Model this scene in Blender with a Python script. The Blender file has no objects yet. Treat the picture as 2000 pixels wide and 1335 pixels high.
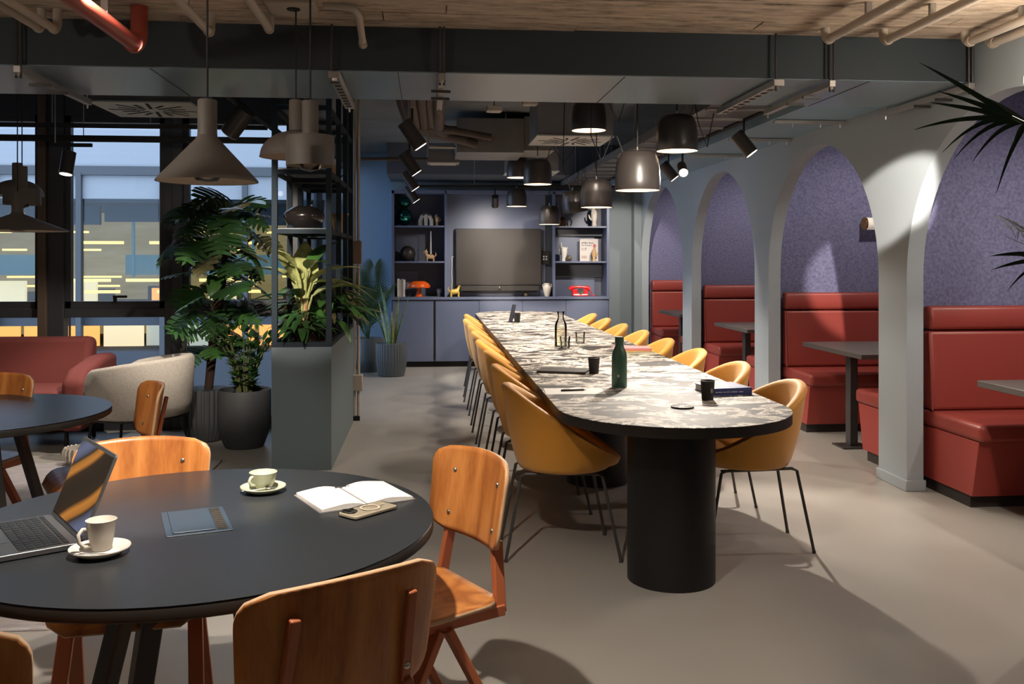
import bpy, bmesh, math, random
from math import sin, cos, pi, radians as R, sqrt
from mathutils import Vector, Matrix, Euler
random.seed(7)
S = bpy.context.scene
COL = S.collection

# ---------------------------------------------------------------- camera (level, verticals kept upright with lens shift)
FPX, HOR, EYE, VPX = 1800.0, 506.0, 1.40, 836.0
TH = math.atan((1000 - VPX) / FPX)
cam_d = bpy.data.cameras.new('camera')
cam_d.sensor_width = 36.0
cam_d.lens = 36.0 * FPX / 2000.0
cam_d.shift_y = (HOR - 667.5) / 2000.0
cam_d.clip_start = 0.05
cam = bpy.data.objects.new('camera', cam_d); COL.objects.link(cam)
cam.location = (0, 0, EYE); cam.rotation_euler = (pi / 2, 0, -TH)
S.camera = cam

# ---------------------------------------------------------------- world: blue dusk sky
W = bpy.data.worlds.new('dusk_sky'); S.world = W; W.use_nodes = True
bg = W.node_tree.nodes['Background']
bg.inputs[0].default_value = (0.325, 0.385, 0.51, 1); bg.inputs[1].default_value = 2.6

# ---------------------------------------------------------------- exposure
S.view_settings.view_transform = 'Standard'; S.view_settings.look = 'None'
S.view_settings.gamma = 1.0; S.view_settings.use_curve_mapping = False
S.view_settings.exposure = 1.42
S.cycles.use_denoising = True
S.cycles.max_bounces = 7; S.cycles.diffuse_bounces = 4; S.cycles.glossy_bounces = 3
S.cycles.transmission_bounces = 6; S.cycles.transparent_max_bounces = 12
S.cycles.sample_clamp_indirect = 4.0
S.cycles.caustics_reflective = False; S.cycles.caustics_refractive = False
WARM = (1.0, 0.885, 0.765)

FW = Vector((sin(TH), cos(TH), 0)); RT = Vector((cos(TH), -sin(TH), 0))
def ray(px, py): return FW + RT * ((px - 1000) / FPX) + Vector((0, 0, (HOR - py) / FPX))
def G(px, py, z=0.0):            # point of the horizontal plane at height z
    d = ray(px, py); return Vector((0, 0, EYE)) + d * ((z - EYE) / d.z)
def D(px, py, y):                # point of the cross plane at depth y
    d = ray(px, py); return Vector((0, 0, EYE)) + d * (y / d.y)

# ---------------------------------------------------------------- materials
MATS = {}
def nodes(name):
    m = bpy.data.materials.new(name); m.use_nodes = True
    nt = m.node_tree; return m, nt, nt.nodes['Principled BSDF']
def mat(name, col, rough=0.5, metal=0.0, bump=0.0, bscale=40.0, var=0.0, vscale=6.0, emit=None, estr=0.0, spec=0.5, stretch=(1, 1, 1), coat=0.0, sheen=0.0, alpha=None, trans=0.0):
    if name in MATS: return MATS[name]
    m, nt, b = nodes(name); L = nt.links
    b.inputs['Base Color'].default_value = (*col, 1); b.inputs['Roughness'].default_value = rough
    b.inputs['Metallic'].default_value = metal; b.inputs['Specular IOR Level'].default_value = spec
    b.inputs['Coat Weight'].default_value = coat
    b.inputs['Sheen Weight'].default_value = sheen
    b.inputs['Transmission Weight'].default_value = trans
    if emit: b.inputs['Emission Color'].default_value = (*emit, 1); b.inputs['Emission Strength'].default_value = estr
    if bump or var:
        tc = nt.nodes.new('ShaderNodeTexCoord'); mp = nt.nodes.new('ShaderNodeMapping')
        mp.inputs['Scale'].default_value = stretch
        L.new(tc.outputs['Object'], mp.inputs['Vector'])
    if var:
        n = nt.nodes.new('ShaderNodeTexNoise'); n.inputs['Scale'].default_value = vscale; n.inputs['Detail'].default_value = 4
        L.new(mp.outputs[0], n.inputs['Vector'])
        r = nt.nodes.new('ShaderNodeValToRGB')
        r.color_ramp.elements[0].position = .3; r.color_ramp.elements[1].position = .7
        r.color_ramp.elements[0].color = (*[c * (1 - var) for c in col], 1); r.color_ramp.elements[1].color = (*[min(1, c * (1 + var)) for c in col], 1)
        L.new(n.outputs['Fac'], r.inputs[0]); L.new(r.outputs[0], b.inputs['Base Color'])
    if bump:
        n = nt.nodes.new('ShaderNodeTexNoise'); n.inputs['Scale'].default_value = bscale; n.inputs['Detail'].default_value = 5
        L.new(mp.outputs[0], n.inputs['Vector'])
        bp = nt.nodes.new('ShaderNodeBump'); bp.inputs['Strength'].default_value = bump; bp.inputs['Distance'].default_value = .01
        L.new(n.outputs['Fac'], bp.inputs['Height']); L.new(bp.outputs[0], b.inputs['Normal'])
    MATS[name] = m; return m

def wood_mat(name, c1, c2, c3, scale=1.0, rough=.38):
    m, nt, b = nodes(name); L = nt.links
    tc = nt.nodes.new('ShaderNodeTexCoord'); mp = nt.nodes.new('ShaderNodeMapping'); mp.inputs['Scale'].default_value = (9 * scale, 9 * scale, 1.6 * scale)
    L.new(tc.outputs['Object'], mp.inputs[0])
    n = nt.nodes.new('ShaderNodeTexNoise'); n.inputs['Scale'].default_value = .55; n.inputs['Detail'].default_value = 2; L.new(mp.outputs[0], n.inputs['Vector'])
    mu = nt.nodes.new('ShaderNodeMath'); mu.operation = 'MULTIPLY'; mu.inputs[1].default_value = 12; L.new(n.outputs['Fac'], mu.inputs[0])
    fr = nt.nodes.new('ShaderNodeMath'); fr.operation = 'PINGPONG'; fr.inputs[1].default_value = 1.0; L.new(mu.outputs[0], fr.inputs[0])
    mp2 = nt.nodes.new('ShaderNodeMapping'); mp2.inputs['Scale'].default_value = (160, 160, 6); L.new(tc.outputs['Object'], mp2.inputs[0])
    n2 = nt.nodes.new('ShaderNodeTexNoise'); n2.inputs['Scale'].default_value = 1; n2.inputs['Detail'].default_value = 3; L.new(mp2.outputs[0], n2.inputs['Vector'])
    mx = nt.nodes.new('ShaderNodeMath'); mx.operation = 'MULTIPLY_ADD'; mx.inputs[1].default_value = .55; L.new(n2.outputs['Fac'], mx.inputs[0])
    ms = nt.nodes.new('ShaderNodeMath'); ms.operation = 'MULTIPLY'; ms.inputs[1].default_value = .6; L.new(fr.outputs[0], ms.inputs[0]); L.new(ms.outputs[0], mx.inputs[2])
    r = nt.nodes.new('ShaderNodeValToRGB'); e = r.color_ramp.elements
    e[0].position = .15; e[0].color = (*c1, 1); e[1].position = .85; e[1].color = (*c3, 1); k = e.new(.5); k.color = (*c2, 1)
    L.new(mx.outputs[0], r.inputs[0]); L.new(r.outputs[0], b.inputs['Base Color']); b.inputs['Roughness'].default_value = rough
    MATS[name] = m; return m

def glass_mat(name, tint=(1, 1, 1), refl=1.0, rough=0.0):
    m = bpy.data.materials.new(name); m.use_nodes = True; nt = m.node_tree; nt.nodes.clear(); L = nt.links
    o = nt.nodes.new('ShaderNodeOutputMaterial'); t = nt.nodes.new('ShaderNodeBsdfTransparent'); g = nt.nodes.new('ShaderNodeBsdfGlossy')
    t.inputs[0].default_value = (*tint, 1); g.inputs['Roughness'].default_value = rough
    f = nt.nodes.new('ShaderNodeFresnel'); f.inputs[0].default_value = 1.45
    k = nt.nodes.new('ShaderNodeMath'); k.operation = 'MULTIPLY'; k.inputs[1].default_value = refl; L.new(f.outputs[0], k.inputs[0])
    mx = nt.nodes.new('ShaderNodeMixShader'); L.new(k.outputs[0], mx.inputs[0]); L.new(t.outputs[0], mx.inputs[1]); L.new(g.outputs[0], mx.inputs[2]); L.new(mx.outputs[0], o.inputs[0])
    MATS[name] = m; return m

def terrazzo_mat():              # cream, brown-grey and black torn patches of the long table top
    m, nt, b = nodes('patterned_tabletop'); L = nt.links
    tc = nt.nodes.new('ShaderNodeTexCoord'); mp = nt.nodes.new('ShaderNodeMapping'); mp.inputs['Scale'].default_value = (1.9, 3.0, 2); L.new(tc.outputs['Object'], mp.inputs[0])
    w = nt.nodes.new('ShaderNodeTexNoise'); w.inputs['Scale'].default_value = 1.6; w.inputs['Detail'].default_value = 6; w.inputs['Roughness'].default_value = .66; w.inputs['Distortion'].default_value = 1.2; L.new(mp.outputs[0], w.inputs['Vector'])
    r = nt.nodes.new('ShaderNodeValToRGB'); r.color_ramp.interpolation = 'CONSTANT'; e = r.color_ramp.elements
    e[0].position = 0; e[0].color = (.020, .018, .017, 1); e[1].position = .458; e[1].color = (.09, .077, .068, 1)
    for p, c in ((.476, (.30, .265, .23)), (.486, (.60, .55, .485)), (.540, (.28, .25, .22)), (.549, (.06, .053, .048)), (.575, (.48, .44, .385)), (.59, (.020, .018, .017))):
        k = e.new(p); k.color = (*c, 1)
    L.new(w.outputs['Fac'], r.inputs[0])
    L.new(r.outputs[0], b.inputs['Base Color']); b.inputs['Roughness'].default_value = .62; b.inputs['Specular IOR Level'].default_value = .3
    return m

def ceiling_mat():               # board-marked concrete, warm brown grey
    m, nt, b = nodes('board_marked_concrete'); L = nt.links
    tc = nt.nodes.new('ShaderNodeTexCoord'); mp = nt.nodes.new('ShaderNodeMapping'); mp.inputs['Scale'].default_value = (2.2, 9, 9); L.new(tc.outputs['Object'], mp.inputs[0])
    n = nt.nodes.new('ShaderNodeTexNoise'); n.inputs['Scale'].default_value = 2.6; n.inputs['Detail'].default_value = 9; n.inputs['Roughness'].default_value = .7; L.new(mp.outputs[0], n.inputs['Vector'])
    r = nt.nodes.new('ShaderNodeValToRGB'); e = r.color_ramp.elements
    e[0].position = .30; e[0].color = (.15, .11, .08, 1); e[1].position = .62; e[1].color = (.68, .56, .43, 1); k = e.new(.44); k.color = (.46, .365, .275, 1)
    L.new(n.outputs['Fac'], r.inputs[0]); L.new(r.outputs[0], b.inputs['Base Color']); b.inputs['Roughness'].default_value = .85
    bp = nt.nodes.new('ShaderNodeBump'); bp.inputs['Strength'].default_value = .7; bp.inputs['Distance'].default_value = .02; L.new(n.outputs['Fac'], bp.inputs['Height']); L.new(bp.outputs[0], b.inputs['Normal'])
    return m

def screen_mat():                # dim wallpaper of brown, orange and blue dunes
    m, nt, b = nodes('laptop_wallpaper'); L = nt.links
    tc = nt.nodes.new('ShaderNodeTexCoord'); mp = nt.nodes.new('ShaderNodeMapping'); mp.inputs['Scale'].default_value = (2.2, 2, 2.6); mp.inputs['Rotation'].default_value = (0, R(-50), 0); L.new(tc.outputs['Object'], mp.inputs[0])
    n = nt.nodes.new('ShaderNodeTexWave'); n.inputs['Scale'].default_value = .55; n.inputs['Distortion'].default_value = 3.2; n.inputs['Detail'].default_value = 2; n.inputs['Detail Scale'].default_value = .8; L.new(mp.outputs[0], n.inputs['Vector'])
    r = nt.nodes.new('ShaderNodeValToRGB'); e = r.color_ramp.elements
    e[0].position = .0; e[0].color = (.012, .007, .003, 1); e[1].position = 1.0; e[1].color = (.07, .08, .13, 1)
    for p, c in ((.3, (.02, .010, .003)), (.5, (.30, .115, .018)), (.72, (.22, .085, .012)), (.82, (.02, .012, .008))):
        k = e.new(p); k.color = (*c, 1)
    L.new(n.outputs['Fac'], r.inputs[0]); b.inputs['Base Color'].default_value = (.01, .01, .01, 1); b.inputs['Roughness'].default_value = .08
    L.new(r.outputs[0], b.inputs['Emission Color']); b.inputs['Emission Strength'].default_value = .6
    return m

def felt_mat():
    m, nt, b = nodes('purple_felt'); L = nt.links
    tc = nt.nodes.new('ShaderNodeTexCoord')
    n = nt.nodes.new('ShaderNodeTexNoise'); n.inputs['Scale'].default_value = 55; n.inputs['Detail'].default_value = 4; L.new(tc.outputs['Object'], n.inputs['Vector'])
    r = nt.nodes.new('ShaderNodeValToRGB'); e = r.color_ramp.elements
    e[0].position = .3; e[0].color = (.105, .107, .205, 1); e[1].position = .7; e[1].color = (.195, .197, .335, 1)
    L.new(n.outputs['Fac'], r.inputs[0]); L.new(r.outputs[0], b.inputs['Base Color']); b.inputs['Roughness'].default_value = .95; b.inputs['Sheen Weight'].default_value = .2
    return m

M = {}
M['floor'] = mat('beige_resin_floor', (.335, .315, .283), .36, var=.07, vscale=1.4, bump=.02, bscale=8)
M['rug'] = mat('grey_lilac_carpet', (.34, .31, .31), .95, bump=.5, bscale=120, var=.18, vscale=9, stretch=(1, 4, 1))
M['conc'] = ceiling_mat()
M['rearceil'] = mat('dark_plaster_ceiling', (.16, .18, .19), .9, bump=.35, bscale=60, var=.12, vscale=3)
M['beam'] = mat('blue_grey_painted_duct', (.19, .26, .31), .30, var=.06, vscale=1.2, spec=.6)
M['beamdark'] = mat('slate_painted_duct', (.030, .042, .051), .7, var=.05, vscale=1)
M['arch'] = mat('pale_blue_grey_plaster', (.355, .405, .44), .75, var=.03, vscale=1.5)
M['soffit'] = mat('blue_grey_soffit', (.22, .33, .42), .6)
M['felt'] = felt_mat()
M['blue'] = mat('daylit_blue_wall_paint', (.20, .30, .42), .75)  # blue paint lightened to stand for daylight on the wall
M['cab'] = mat('indigo_cabinet_lacquer', (.12, .145, .225), .42, var=.03, vscale=2)
M['cabin'] = mat('indigo_shelf_board', (.10, .11, .15), .55)
M['wallback'] = mat('grey_green_wall_paint', (.24, .29, .315), .8)
M['shell'] = mat('grey_room_wall', (.30, .29, .28), .9)
M['black'] = mat('black_powder_coat', (.010, .0095, .0095), .45, spec=.3)
M['blackmat'] = mat('black_brown_lamp_paint', (.036, .030, .027), .36)
M['frame'] = mat('dark_bronze_window_profile', (.055, .058, .062), .40, metal=.3)
M['frame2'] = mat('brown_window_profile', (.12, .085, .062), .45, metal=.2)
M['glass'] = glass_mat('window_glass', (.90, .95, .97), .8)
M['clear'] = glass_mat('drinking_glass', (.975, .985, .97), 1.1)
M['water'] = glass_mat('water_in_carafe', (.985, .96, .88), .4)
M['case'] = glass_mat('clear_phone_case', (.93, .91, .86), .8, .15)
M['white'] = mat('white_ceramic', (.74, .70, .63), .22, coat=.3)
M['sage'] = mat('sage_green_ceramic', (.50, .52, .38), .22, coat=.3)
M['paper'] = mat('white_paper', (.80, .77, .73), .9)
M['steel'] = mat('brushed_steel', (.55, .53, .50), .3, metal=1)
M['galv'] = mat('galvanised_strut', (.42, .40, .38), .42, metal=.8)
M['darksteel'] = mat('dark_steel', (.075, .07, .068), .42, metal=.5)
M['beige'] = mat('beige_painted_pipe', (.46, .40, .33), .5)
M['redpipe'] = mat('red_painted_pipe', (.34, .055, .035), .38)
M['duct'] = mat('dark_brown_insulation', (.085, .068, .058), .8, bump=.4, bscale=25)
M['galvduct'] = mat('galvanised_sheet', (.22, .21, .20), .45, metal=.5, var=.1, vscale=4)
M['leather'] = mat('brick_red_leather', (.285, .048, .037), .42, bump=.06, bscale=160)
M['redpanel'] = mat('red_bench_panel', (.33, .05, .04), .45)
M['sofa'] = mat('brick_red_sofa_fabric', (.16, .032, .026), .85, bump=.2, bscale=180)
M['yellow'] = mat('mustard_yellow_upholstery', (.70, .305, .026), .62, bump=.08, bscale=200, sheen=.25)
M['ply'] = wood_mat('orange_brown_plywood', (.26, .078, .020), (.41, .143, .033), (.53, .21, .055))
M['plyedge'] = mat('pale_plywood_edge', (.52, .33, .19), .6)
M['terra'] = mat('terracotta_steel_tube', (.40, .115, .045), .4)
M['tablet'] = mat('black_linoleum_tabletop', (.024, .027, .031), .33, var=.05, vscale=30)
M['tabedge'] = mat('dark_brown_table_edge', (.020, .0165, .0145), .5, spec=.35)
M['terrazzo'] = terrazzo_mat()
M['boothtop'] = mat('grey_brown_booth_tabletop', (.10, .088, .082), .45)
M['lampgrey'] = mat('warm_grey_lamp_lacquer', (.125, .109, .096), .55, bump=.1, bscale=300)
M['lampin'] = mat('cream_lamp_lining', (.62, .52, .40), .6)
M['whitein'] = mat('white_lamp_lining', (.75, .70, .64), .6)
M['bulb'] = glass_mat('bulb_glass', (.9, .88, .8), 1.5)
M['planter'] = mat('slate_green_planter_paint', (.12, .158, .175), .55)
M['soil'] = mat('bark_soil', (.10, .042, .024), .95, bump=1, bscale=90, var=.4, vscale=60)
M['potdark'] = mat('charcoal_plant_pot', (.045, .048, .05), .6, var=.1, vscale=5)
M['potgrey'] = mat('slate_ribbed_pot', (.085, .10, .11), .6)
M['leafd'] = mat('dark_green_leaf', (.030, .085, .022), .38, var=.35, vscale=8)
M['leafm'] = mat('mid_green_leaf', (.055, .15, .03), .36, var=.3, vscale=8)
M['leafb'] = mat('brown_green_leaf', (.13, .12, .05), .45, var=.3, vscale=10)
M['leafy'] = mat('cream_green_leaf', (.36, .38, .14), .42, var=.35, vscale=16)
M['leafp'] = mat('palm_leaf', (.035, .10, .045), .42, var=.25, vscale=6)
M['stem'] = mat('green_brown_stem', (.075, .085, .028), .6)
M['trunk'] = mat('tan_plant_trunk', (.38, .22, .10), .75, bump=.6, bscale=60, var=.3, vscale=20)
M['moss'] = mat('brown_moss_pole', (.05, .025, .014), .95, bump=1, bscale=60)
M['armfab'] = mat('oatmeal_boucle_fabric', (.42, .38, .33), .95, bump=.4, bscale=220, var=.12, vscale=90)
M['orange'] = mat('orange_lamp_gloss', (.75, .11, .012), .18, coat=.6)
M['redgloss'] = mat('red_telephone_plastic', (.62, .02, .022), .22, coat=.4)
M['gold'] = mat('brass', (.65, .38, .13), .25, metal=1)
M['cream'] = mat('cream_plaster_figure', (.60, .55, .48), .7)
M['tan'] = mat('tan_wooden_figure', (.50, .32, .16), .6)
M['yellowfig'] = mat('yellow_glazed_figure', (.62, .42, .09), .35)
M['candle'] = mat('pale_grey_candle', (.55, .53, .50), .6)
M['mirror'] = mat('teal_mirror_glass', (.05, .30, .25), .06, metal=1, var=.6, vscale=5)
M['tvs'] = mat('switched_off_screen', (.026, .021, .018), .55)
M['tvf'] = mat('black_screen_bezel', (.02, .018, .017), .45)
M['bottle'] = mat('green_matt_bottle', (.042, .12, .085), .38)
M['pink'] = mat('pink_book_cover', (.62, .24, .25), .6)
M['lime'] = mat('lime_book_cover', (.42, .45, .04), .6)
M['bluebook'] = mat('blue_book_cover', (.035, .055, .21), .45)
M['keyb'] = mat('dark_laptop_key', (.02, .022, .025), .45)
M['lap'] = mat('space_grey_aluminium', (.16, .165, .175), .38, metal=.7)
M['glow'] = mat('lit_lamp_face', (1, 1, 1), .5, emit=(1, .82, .62), estr=3)
M['glow2'] = mat('bright_lamp_face', (1, 1, 1), .5, emit=(1, .85, .66), estr=25)
M['sconce'] = mat('opal_glass_tube', (.7, .66, .6), .3, emit=(1, .86, .70), estr=.12)
M['diff'] = mat('white_air_diffuser', (.52, .54, .50), .5)
M['slot'] = mat('dark_air_slot', (.02, .02, .02), .9)
M['cord'] = mat('black_textile_cord', (.015, .013, .012), .8)
M['ext_pale'] = mat('pale_facade_panel', (.30, .315, .33), .8)
M['ext_blue'] = mat('blue_grey_facade_profile', (.062, .068, .074), .6)
M['mull'] = mat('blue_grey_mullion_cover', (.075, .085, .095), .5)
M['ext_dark'] = mat('dark_facade_panel', (.06, .066, .075), .8)
M['ext_room'] = mat('glowing_office_interior', (.22, .21, .18), .9, emit=(.62, .42, .16), estr=.16, var=.5, vscale=1.2, stretch=(.6, 1, 3))  # room wall glows warm in place of lamps indoors
M['ext_teal'] = mat('teal_office_screen', (.10, .17, .19), .8, emit=(.20, .36, .40), estr=.10)
M['lit_o'] = mat('orange_lit_room', (.5, .2, .06), .9, emit=(1, .38, .10), estr=.62)
M['lit_y'] = mat('yellow_office_lamp', (.9, .7, .3), .9, emit=(1, .60, .17), estr=.75)
M['lit_c'] = mat('cool_lit_blind', (.4, .42, .4), .9, emit=(.62, .60, .48), estr=.28)
M['lit_w'] = mat('cream_lit_blind', (.7, .6, .4), .9, emit=(1, .74, .42), estr=.40)

# ---------------------------------------------------------------- mesh builder
class MB:
    def __init__(s): s.v = []; s.f = []; s.mi = []; s.cm = 0
    def _add(s, vs, fs):
        o = len(s.v); s.v += [tuple(p) for p in vs]
        for f in fs: s.f.append(tuple(o + i for i in f)); s.mi.append(s.cm)
        return s
    def bb(s, x0, x1, y0, y1, z0, z1):
        return s._add([(x0, y0, z0), (x1, y0, z0), (x1, y1, z0), (x0, y1, z0), (x0, y0, z1), (x1, y0, z1), (x1, y1, z1), (x0, y1, z1)],
                      [(0, 3, 2, 1), (4, 5, 6, 7), (0, 1, 5, 4), (1, 2, 6, 5), (2, 3, 7, 6), (3, 0, 4, 7)])
    def bar(s, p, q, w, h, upv=(0, 0, 1)):      # rectangular bar from p to q
        p = Vector(p); q = Vector(q); d = (q - p).normalized(); u = Vector(upv)
        a = d.cross(u)
        if a.length < 1e-4: a = d.cross(Vector((0, 1, 0)))
        a.normalize(); b = a.cross(d).normalized(); a *= w / 2; b *= h / 2
        vs = [p - a - b, p + a - b, p + a + b, p - a + b, q - a - b, q + a - b, q + a + b, q - a + b]
        return s._add(vs, [(0, 1, 2, 3), (7, 6, 5, 4), (0, 4, 5, 1), (1, 5, 6, 2), (2, 6, 7, 3), (3, 7, 4, 0)])
    def cyl(s, p, q, r0, r1=None, n=16, cap=True):
        p = Vector(p); q = Vector(q); r1 = r0 if r1 is None else r1; d = (q - p).normalized()
        a = d.orthogonal().normalized(); b = d.cross(a)
        vs = []
        for i in range(n):
            t = 2 * pi * i / n; e = a * cos(t) + b * sin(t); vs += [p + e * r0, q + e * r1]
        fs = [(2 * i, 2 * ((i + 1) % n), 2 * ((i + 1) % n) + 1, 2 * i + 1) for i in range(n)]
        if cap: fs += [tuple(2 * i for i in range(n))[::-1], tuple(2 * i + 1 for i in range(n))]
        return s._add(vs, fs)
    def tube(s, pts, r, n=8, cap=True):
        pts = [Vector(p) for p in pts]; m = len(pts); vs = []; prev = None
        for i, p in enumerate(pts):
            d = (pts[min(i + 1, m - 1)] - pts[max(i - 1, 0)]).normalized()
            a = d.orthogonal().normalized() if prev is None else (prev - d * prev.dot(d)).normalized()
            prev = a; b = d.cross(a); rr = r[i] if isinstance(r, (list, tuple)) else r
            for k in range(n):
                t = 2 * pi * k / n; vs.append(p + (a * cos(t) + b * sin(t)) * rr)
        fs = [(i * n + k, i * n + (k + 1) % n, (i + 1) * n + (k + 1) % n, (i + 1) * n + k) for i in range(m - 1) for k in range(n)]
        if cap: fs += [tuple(range(n))[::-1], tuple((m - 1) * n + k for k in range(n))]
        return s._add(vs, fs)
    def lathe(s, prof, n=32, c=(0, 0, 0), sx=1, sy=1):
        vs = []; fs = []; m = len(prof)
        for r, z in prof:
            for k in range(n):
                t = 2 * pi * k / n; vs.append((c[0] + r * cos(t) * sx, c[1] + r * sin(t) * sy, c[2] + z))
        for i in range(m - 1):
            for k in range(n): fs.append((i * n + k, i * n + (k + 1) % n, (i + 1) * n + (k + 1) % n, (i + 1) * n + k))
        if prof[0][0] > 1e-5: fs.append(tuple(range(n))[::-1])
        if prof[-1][0] > 1e-5: fs.append(tuple((m - 1) * n + k for k in range(n)))
        return s._add(vs, fs)
    def open_lathe(s, prof, n=32, c=(0, 0, 0)):
        k0 = len(s.f); s.lathe(prof, n, c)
        while s.f and len(s.f[-1]) == n and n > 4: s.f.pop(); s.mi.pop()
        return s
    def ell(s, c, rx, ry, rz, n=16, m=10):
        prof = [(sin(pi * i / m), -cos(pi * i / m)) for i in range(m + 1)]
        vs = []; fs = []
        for a, z in prof:
            for k in range(n):
                t = 2 * pi * k / n; vs.append((c[0] + rx * a * cos(t), c[1] + ry * a * sin(t), c[2] + rz * z))
        for i in range(m):
            for k in range(n): fs.append((i * n + k, i * n + (k + 1) % n, (i + 1) * n + (k + 1) % n, (i + 1) * n + k))
        return s._add(vs, fs)
    def prism(s, poly, z0, z1):                 # 2D polygon in xy
        n = len(poly); vs = [(x, y, z0) for x, y in poly] + [(x, y, z1) for x, y in poly]
        return s._add(vs, [tuple(range(n))[::-1], tuple(range(n, 2 * n))] + [(i, (i + 1) % n, n + (i + 1) % n, n + i) for i in range(n)])
    def prismx(s, poly, x0, x1):                # polygon in yz
        n = len(poly); vs = [(x0, y, z) for y, z in poly] + [(x1, y, z) for y, z in poly]
        return s._add(vs, [tuple(range(n))[::-1], tuple(range(n, 2 * n))] + [(i, (i + 1) % n, n + (i + 1) % n, n + i) for i in range(n)])
    def grid(s, rows):                          # list of rows of points
        m = len(rows); n = len(rows[0])
        return s._add([p for r in rows for p in r], [(i * n + k, i * n + k + 1, (i + 1) * n + k + 1, (i + 1) * n + k) for i in range(m - 1) for k in range(n - 1)])
    def mesh(s, name, mats, smooth=True, ang=38):
        me = bpy.data.meshes.new(name); me.from_pydata(s.v, [], s.f)
        if not isinstance(mats, (list, tuple)): mats = [mats]
        for m in mats: me.materials.append(m)
        if len(mats) > 1: me.polygons.foreach_set('material_index', s.mi)
        bm = bmesh.new(); bm.from_mesh(me); bmesh.ops.recalc_face_normals(bm, faces=bm.faces); bm.to_mesh(me); bm.free()
        if smooth:
            me.shade_smooth(); me.set_sharp_from_angle(angle=R(ang))
        me.update(); return me
    def build(s, name, mats, parent=None, smooth=True, bevel=0, seg=2, solid=0, ang=38, loc=None, rot=None):
        o = bpy.data.objects.new(name, s.mesh(name, mats, smooth, ang)); COL.objects.link(o)
        if parent: o.parent = parent
        if solid:
            md = o.modifiers.new('solid', 'SOLIDIFY'); md.thickness = solid; md.offset = 0
        if bevel:
            md = o.modifiers.new('bevel', 'BEVEL'); md.width = bevel; md.segments = seg; md.limit_method = 'ANGLE'; md.angle_limit = R(40); md.harden_normals = False
        if loc is not None: o.location = loc
        if rot is not None: o.rotation_euler = rot
        return o

def tag(o, label, cat, group=None):
    o['label'] = label; o['category'] = cat
    if group: o['group'] = group
    return o
def struct(o, label=None):
    o['kind'] = 'structure'
    if label: o['label'] = label
    return o
def thing(name, label, cat, loc=(0, 0, 0), rz=0.0, group=None):
    o = bpy.data.objects.new(name, None); COL.objects.link(o); o.empty_display_size = .1
    o.location = loc; o.rotation_euler = (0, 0, rz); return tag(o, label, cat, group)
KIDS = {}
def kids(o): return [c for c in COL.objects if c.parent == o]
def copy_tree(o, loc, rz, label, group=None, parent=None):
    c = o.copy(); COL.objects.link(c); c.parent = parent
    if parent is None:
        c.location = loc; c.rotation_euler = (0, 0, rz); c['label'] = label
        if group: c['group'] = group
    for ch in kids(o): copy_tree(ch, None, None, None, None, c)
    return c
def put(name, me, parent, loc=(0, 0, 0), rot=(0, 0, 0), sc=(1, 1, 1)):
    o = bpy.data.objects.new(name, me); COL.objects.link(o); o.parent = parent; o.location = loc; o.rotation_euler = rot; o.scale = sc; return o
def rrect(w, d, r, n=6, cx=0, cy=0):
    pts = []
    for sx, sy, a0 in ((1, 1, 0), (-1, 1, 90), (-1, -1, 180), (1, -1, 270)):
        for i in range(n + 1):
            a = R(a0 + 90 * i / n); pts.append((cx + sx * (w / 2 - r) + r * cos(a), cy + sy * (d / 2 - r) + r * sin(a)))
    return pts
def spot_light(name, loc, target, energy, size=60, blend=.35, rad=.03, col=WARM, parent=None):
    l = bpy.data.lights.new(name, 'SPOT'); l.energy = energy; l.spot_size = R(size); l.spot_blend = blend; l.shadow_soft_size = rad; l.color = col
    o = bpy.data.objects.new(name, l); COL.objects.link(o); o.location = loc
    o.rotation_euler = (Vector(target) - Vector(loc)).to_track_quat('-Z', 'Y').to_euler()
    if parent: o.parent = parent
    return o
# ================================================================ STRUCTURE
struct(MB().bb(-5.6, 4.7, -3.0, 7.98, -.12, 0).bb(-1.14, 4.7, 7.98, 12.5, -.12, 0).build('floor', M['floor'], smooth=False), 'smooth beige resin floor')
rug = MB().bb(-4.6, -1.42, 3.62, 6.55, 0, .012).build('carpet', M['rug'], bevel=.004)
tag(rug, 'grey lilac carpet under the far round table and lounge seats', 'carpet')

# near ceiling of board-marked concrete: a slab and its board strips
cl = struct(MB().bb(-5.6, 4.7, -3.0, 4.64, 2.585, 2.72).build('ceiling', M['conc'], smooth=False), 'board-marked brown concrete ceiling')
y = 3.14
for i in range(10):
    w = .15
    x0 = -5.5
    while x0 < 4.6:
        L_ = random.uniform(1.8, 3.2); x1 = min(4.65, x0 + L_)
        zz = 2.55 + random.uniform(-.004, .006)
        MB().bb(x0, x1 - .006, y + .004, y + w - .004, zz, 2.588).build('board', M['conc'], cl, smooth=False)
        x0 = x1
    y += w
struct(MB().bb(2.84, 4.7, 4.64, 5.40, 2.585, 2.72).build('ceiling_booth', M['conc'], smooth=False), 'concrete ceiling above the booths')
rc = struct(MB().bb(-5.6, 4.7, 5.40, 7.98, 2.82, 2.95).bb(-1.14, 4.7, 7.98, 12.5, 2.82, 2.95).build('ceiling', M['rearceil'], smooth=False), 'dark rough plaster ceiling of the rear zone')
sf = struct(MB().bb(2.36, 2.88, 5.43, 12.42, 2.36, 2.42).build('ceiling', M['soffit'], smooth=False), 'blue-grey soffit along the arcade')
sf.name = 'ceiling_soffit'
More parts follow.
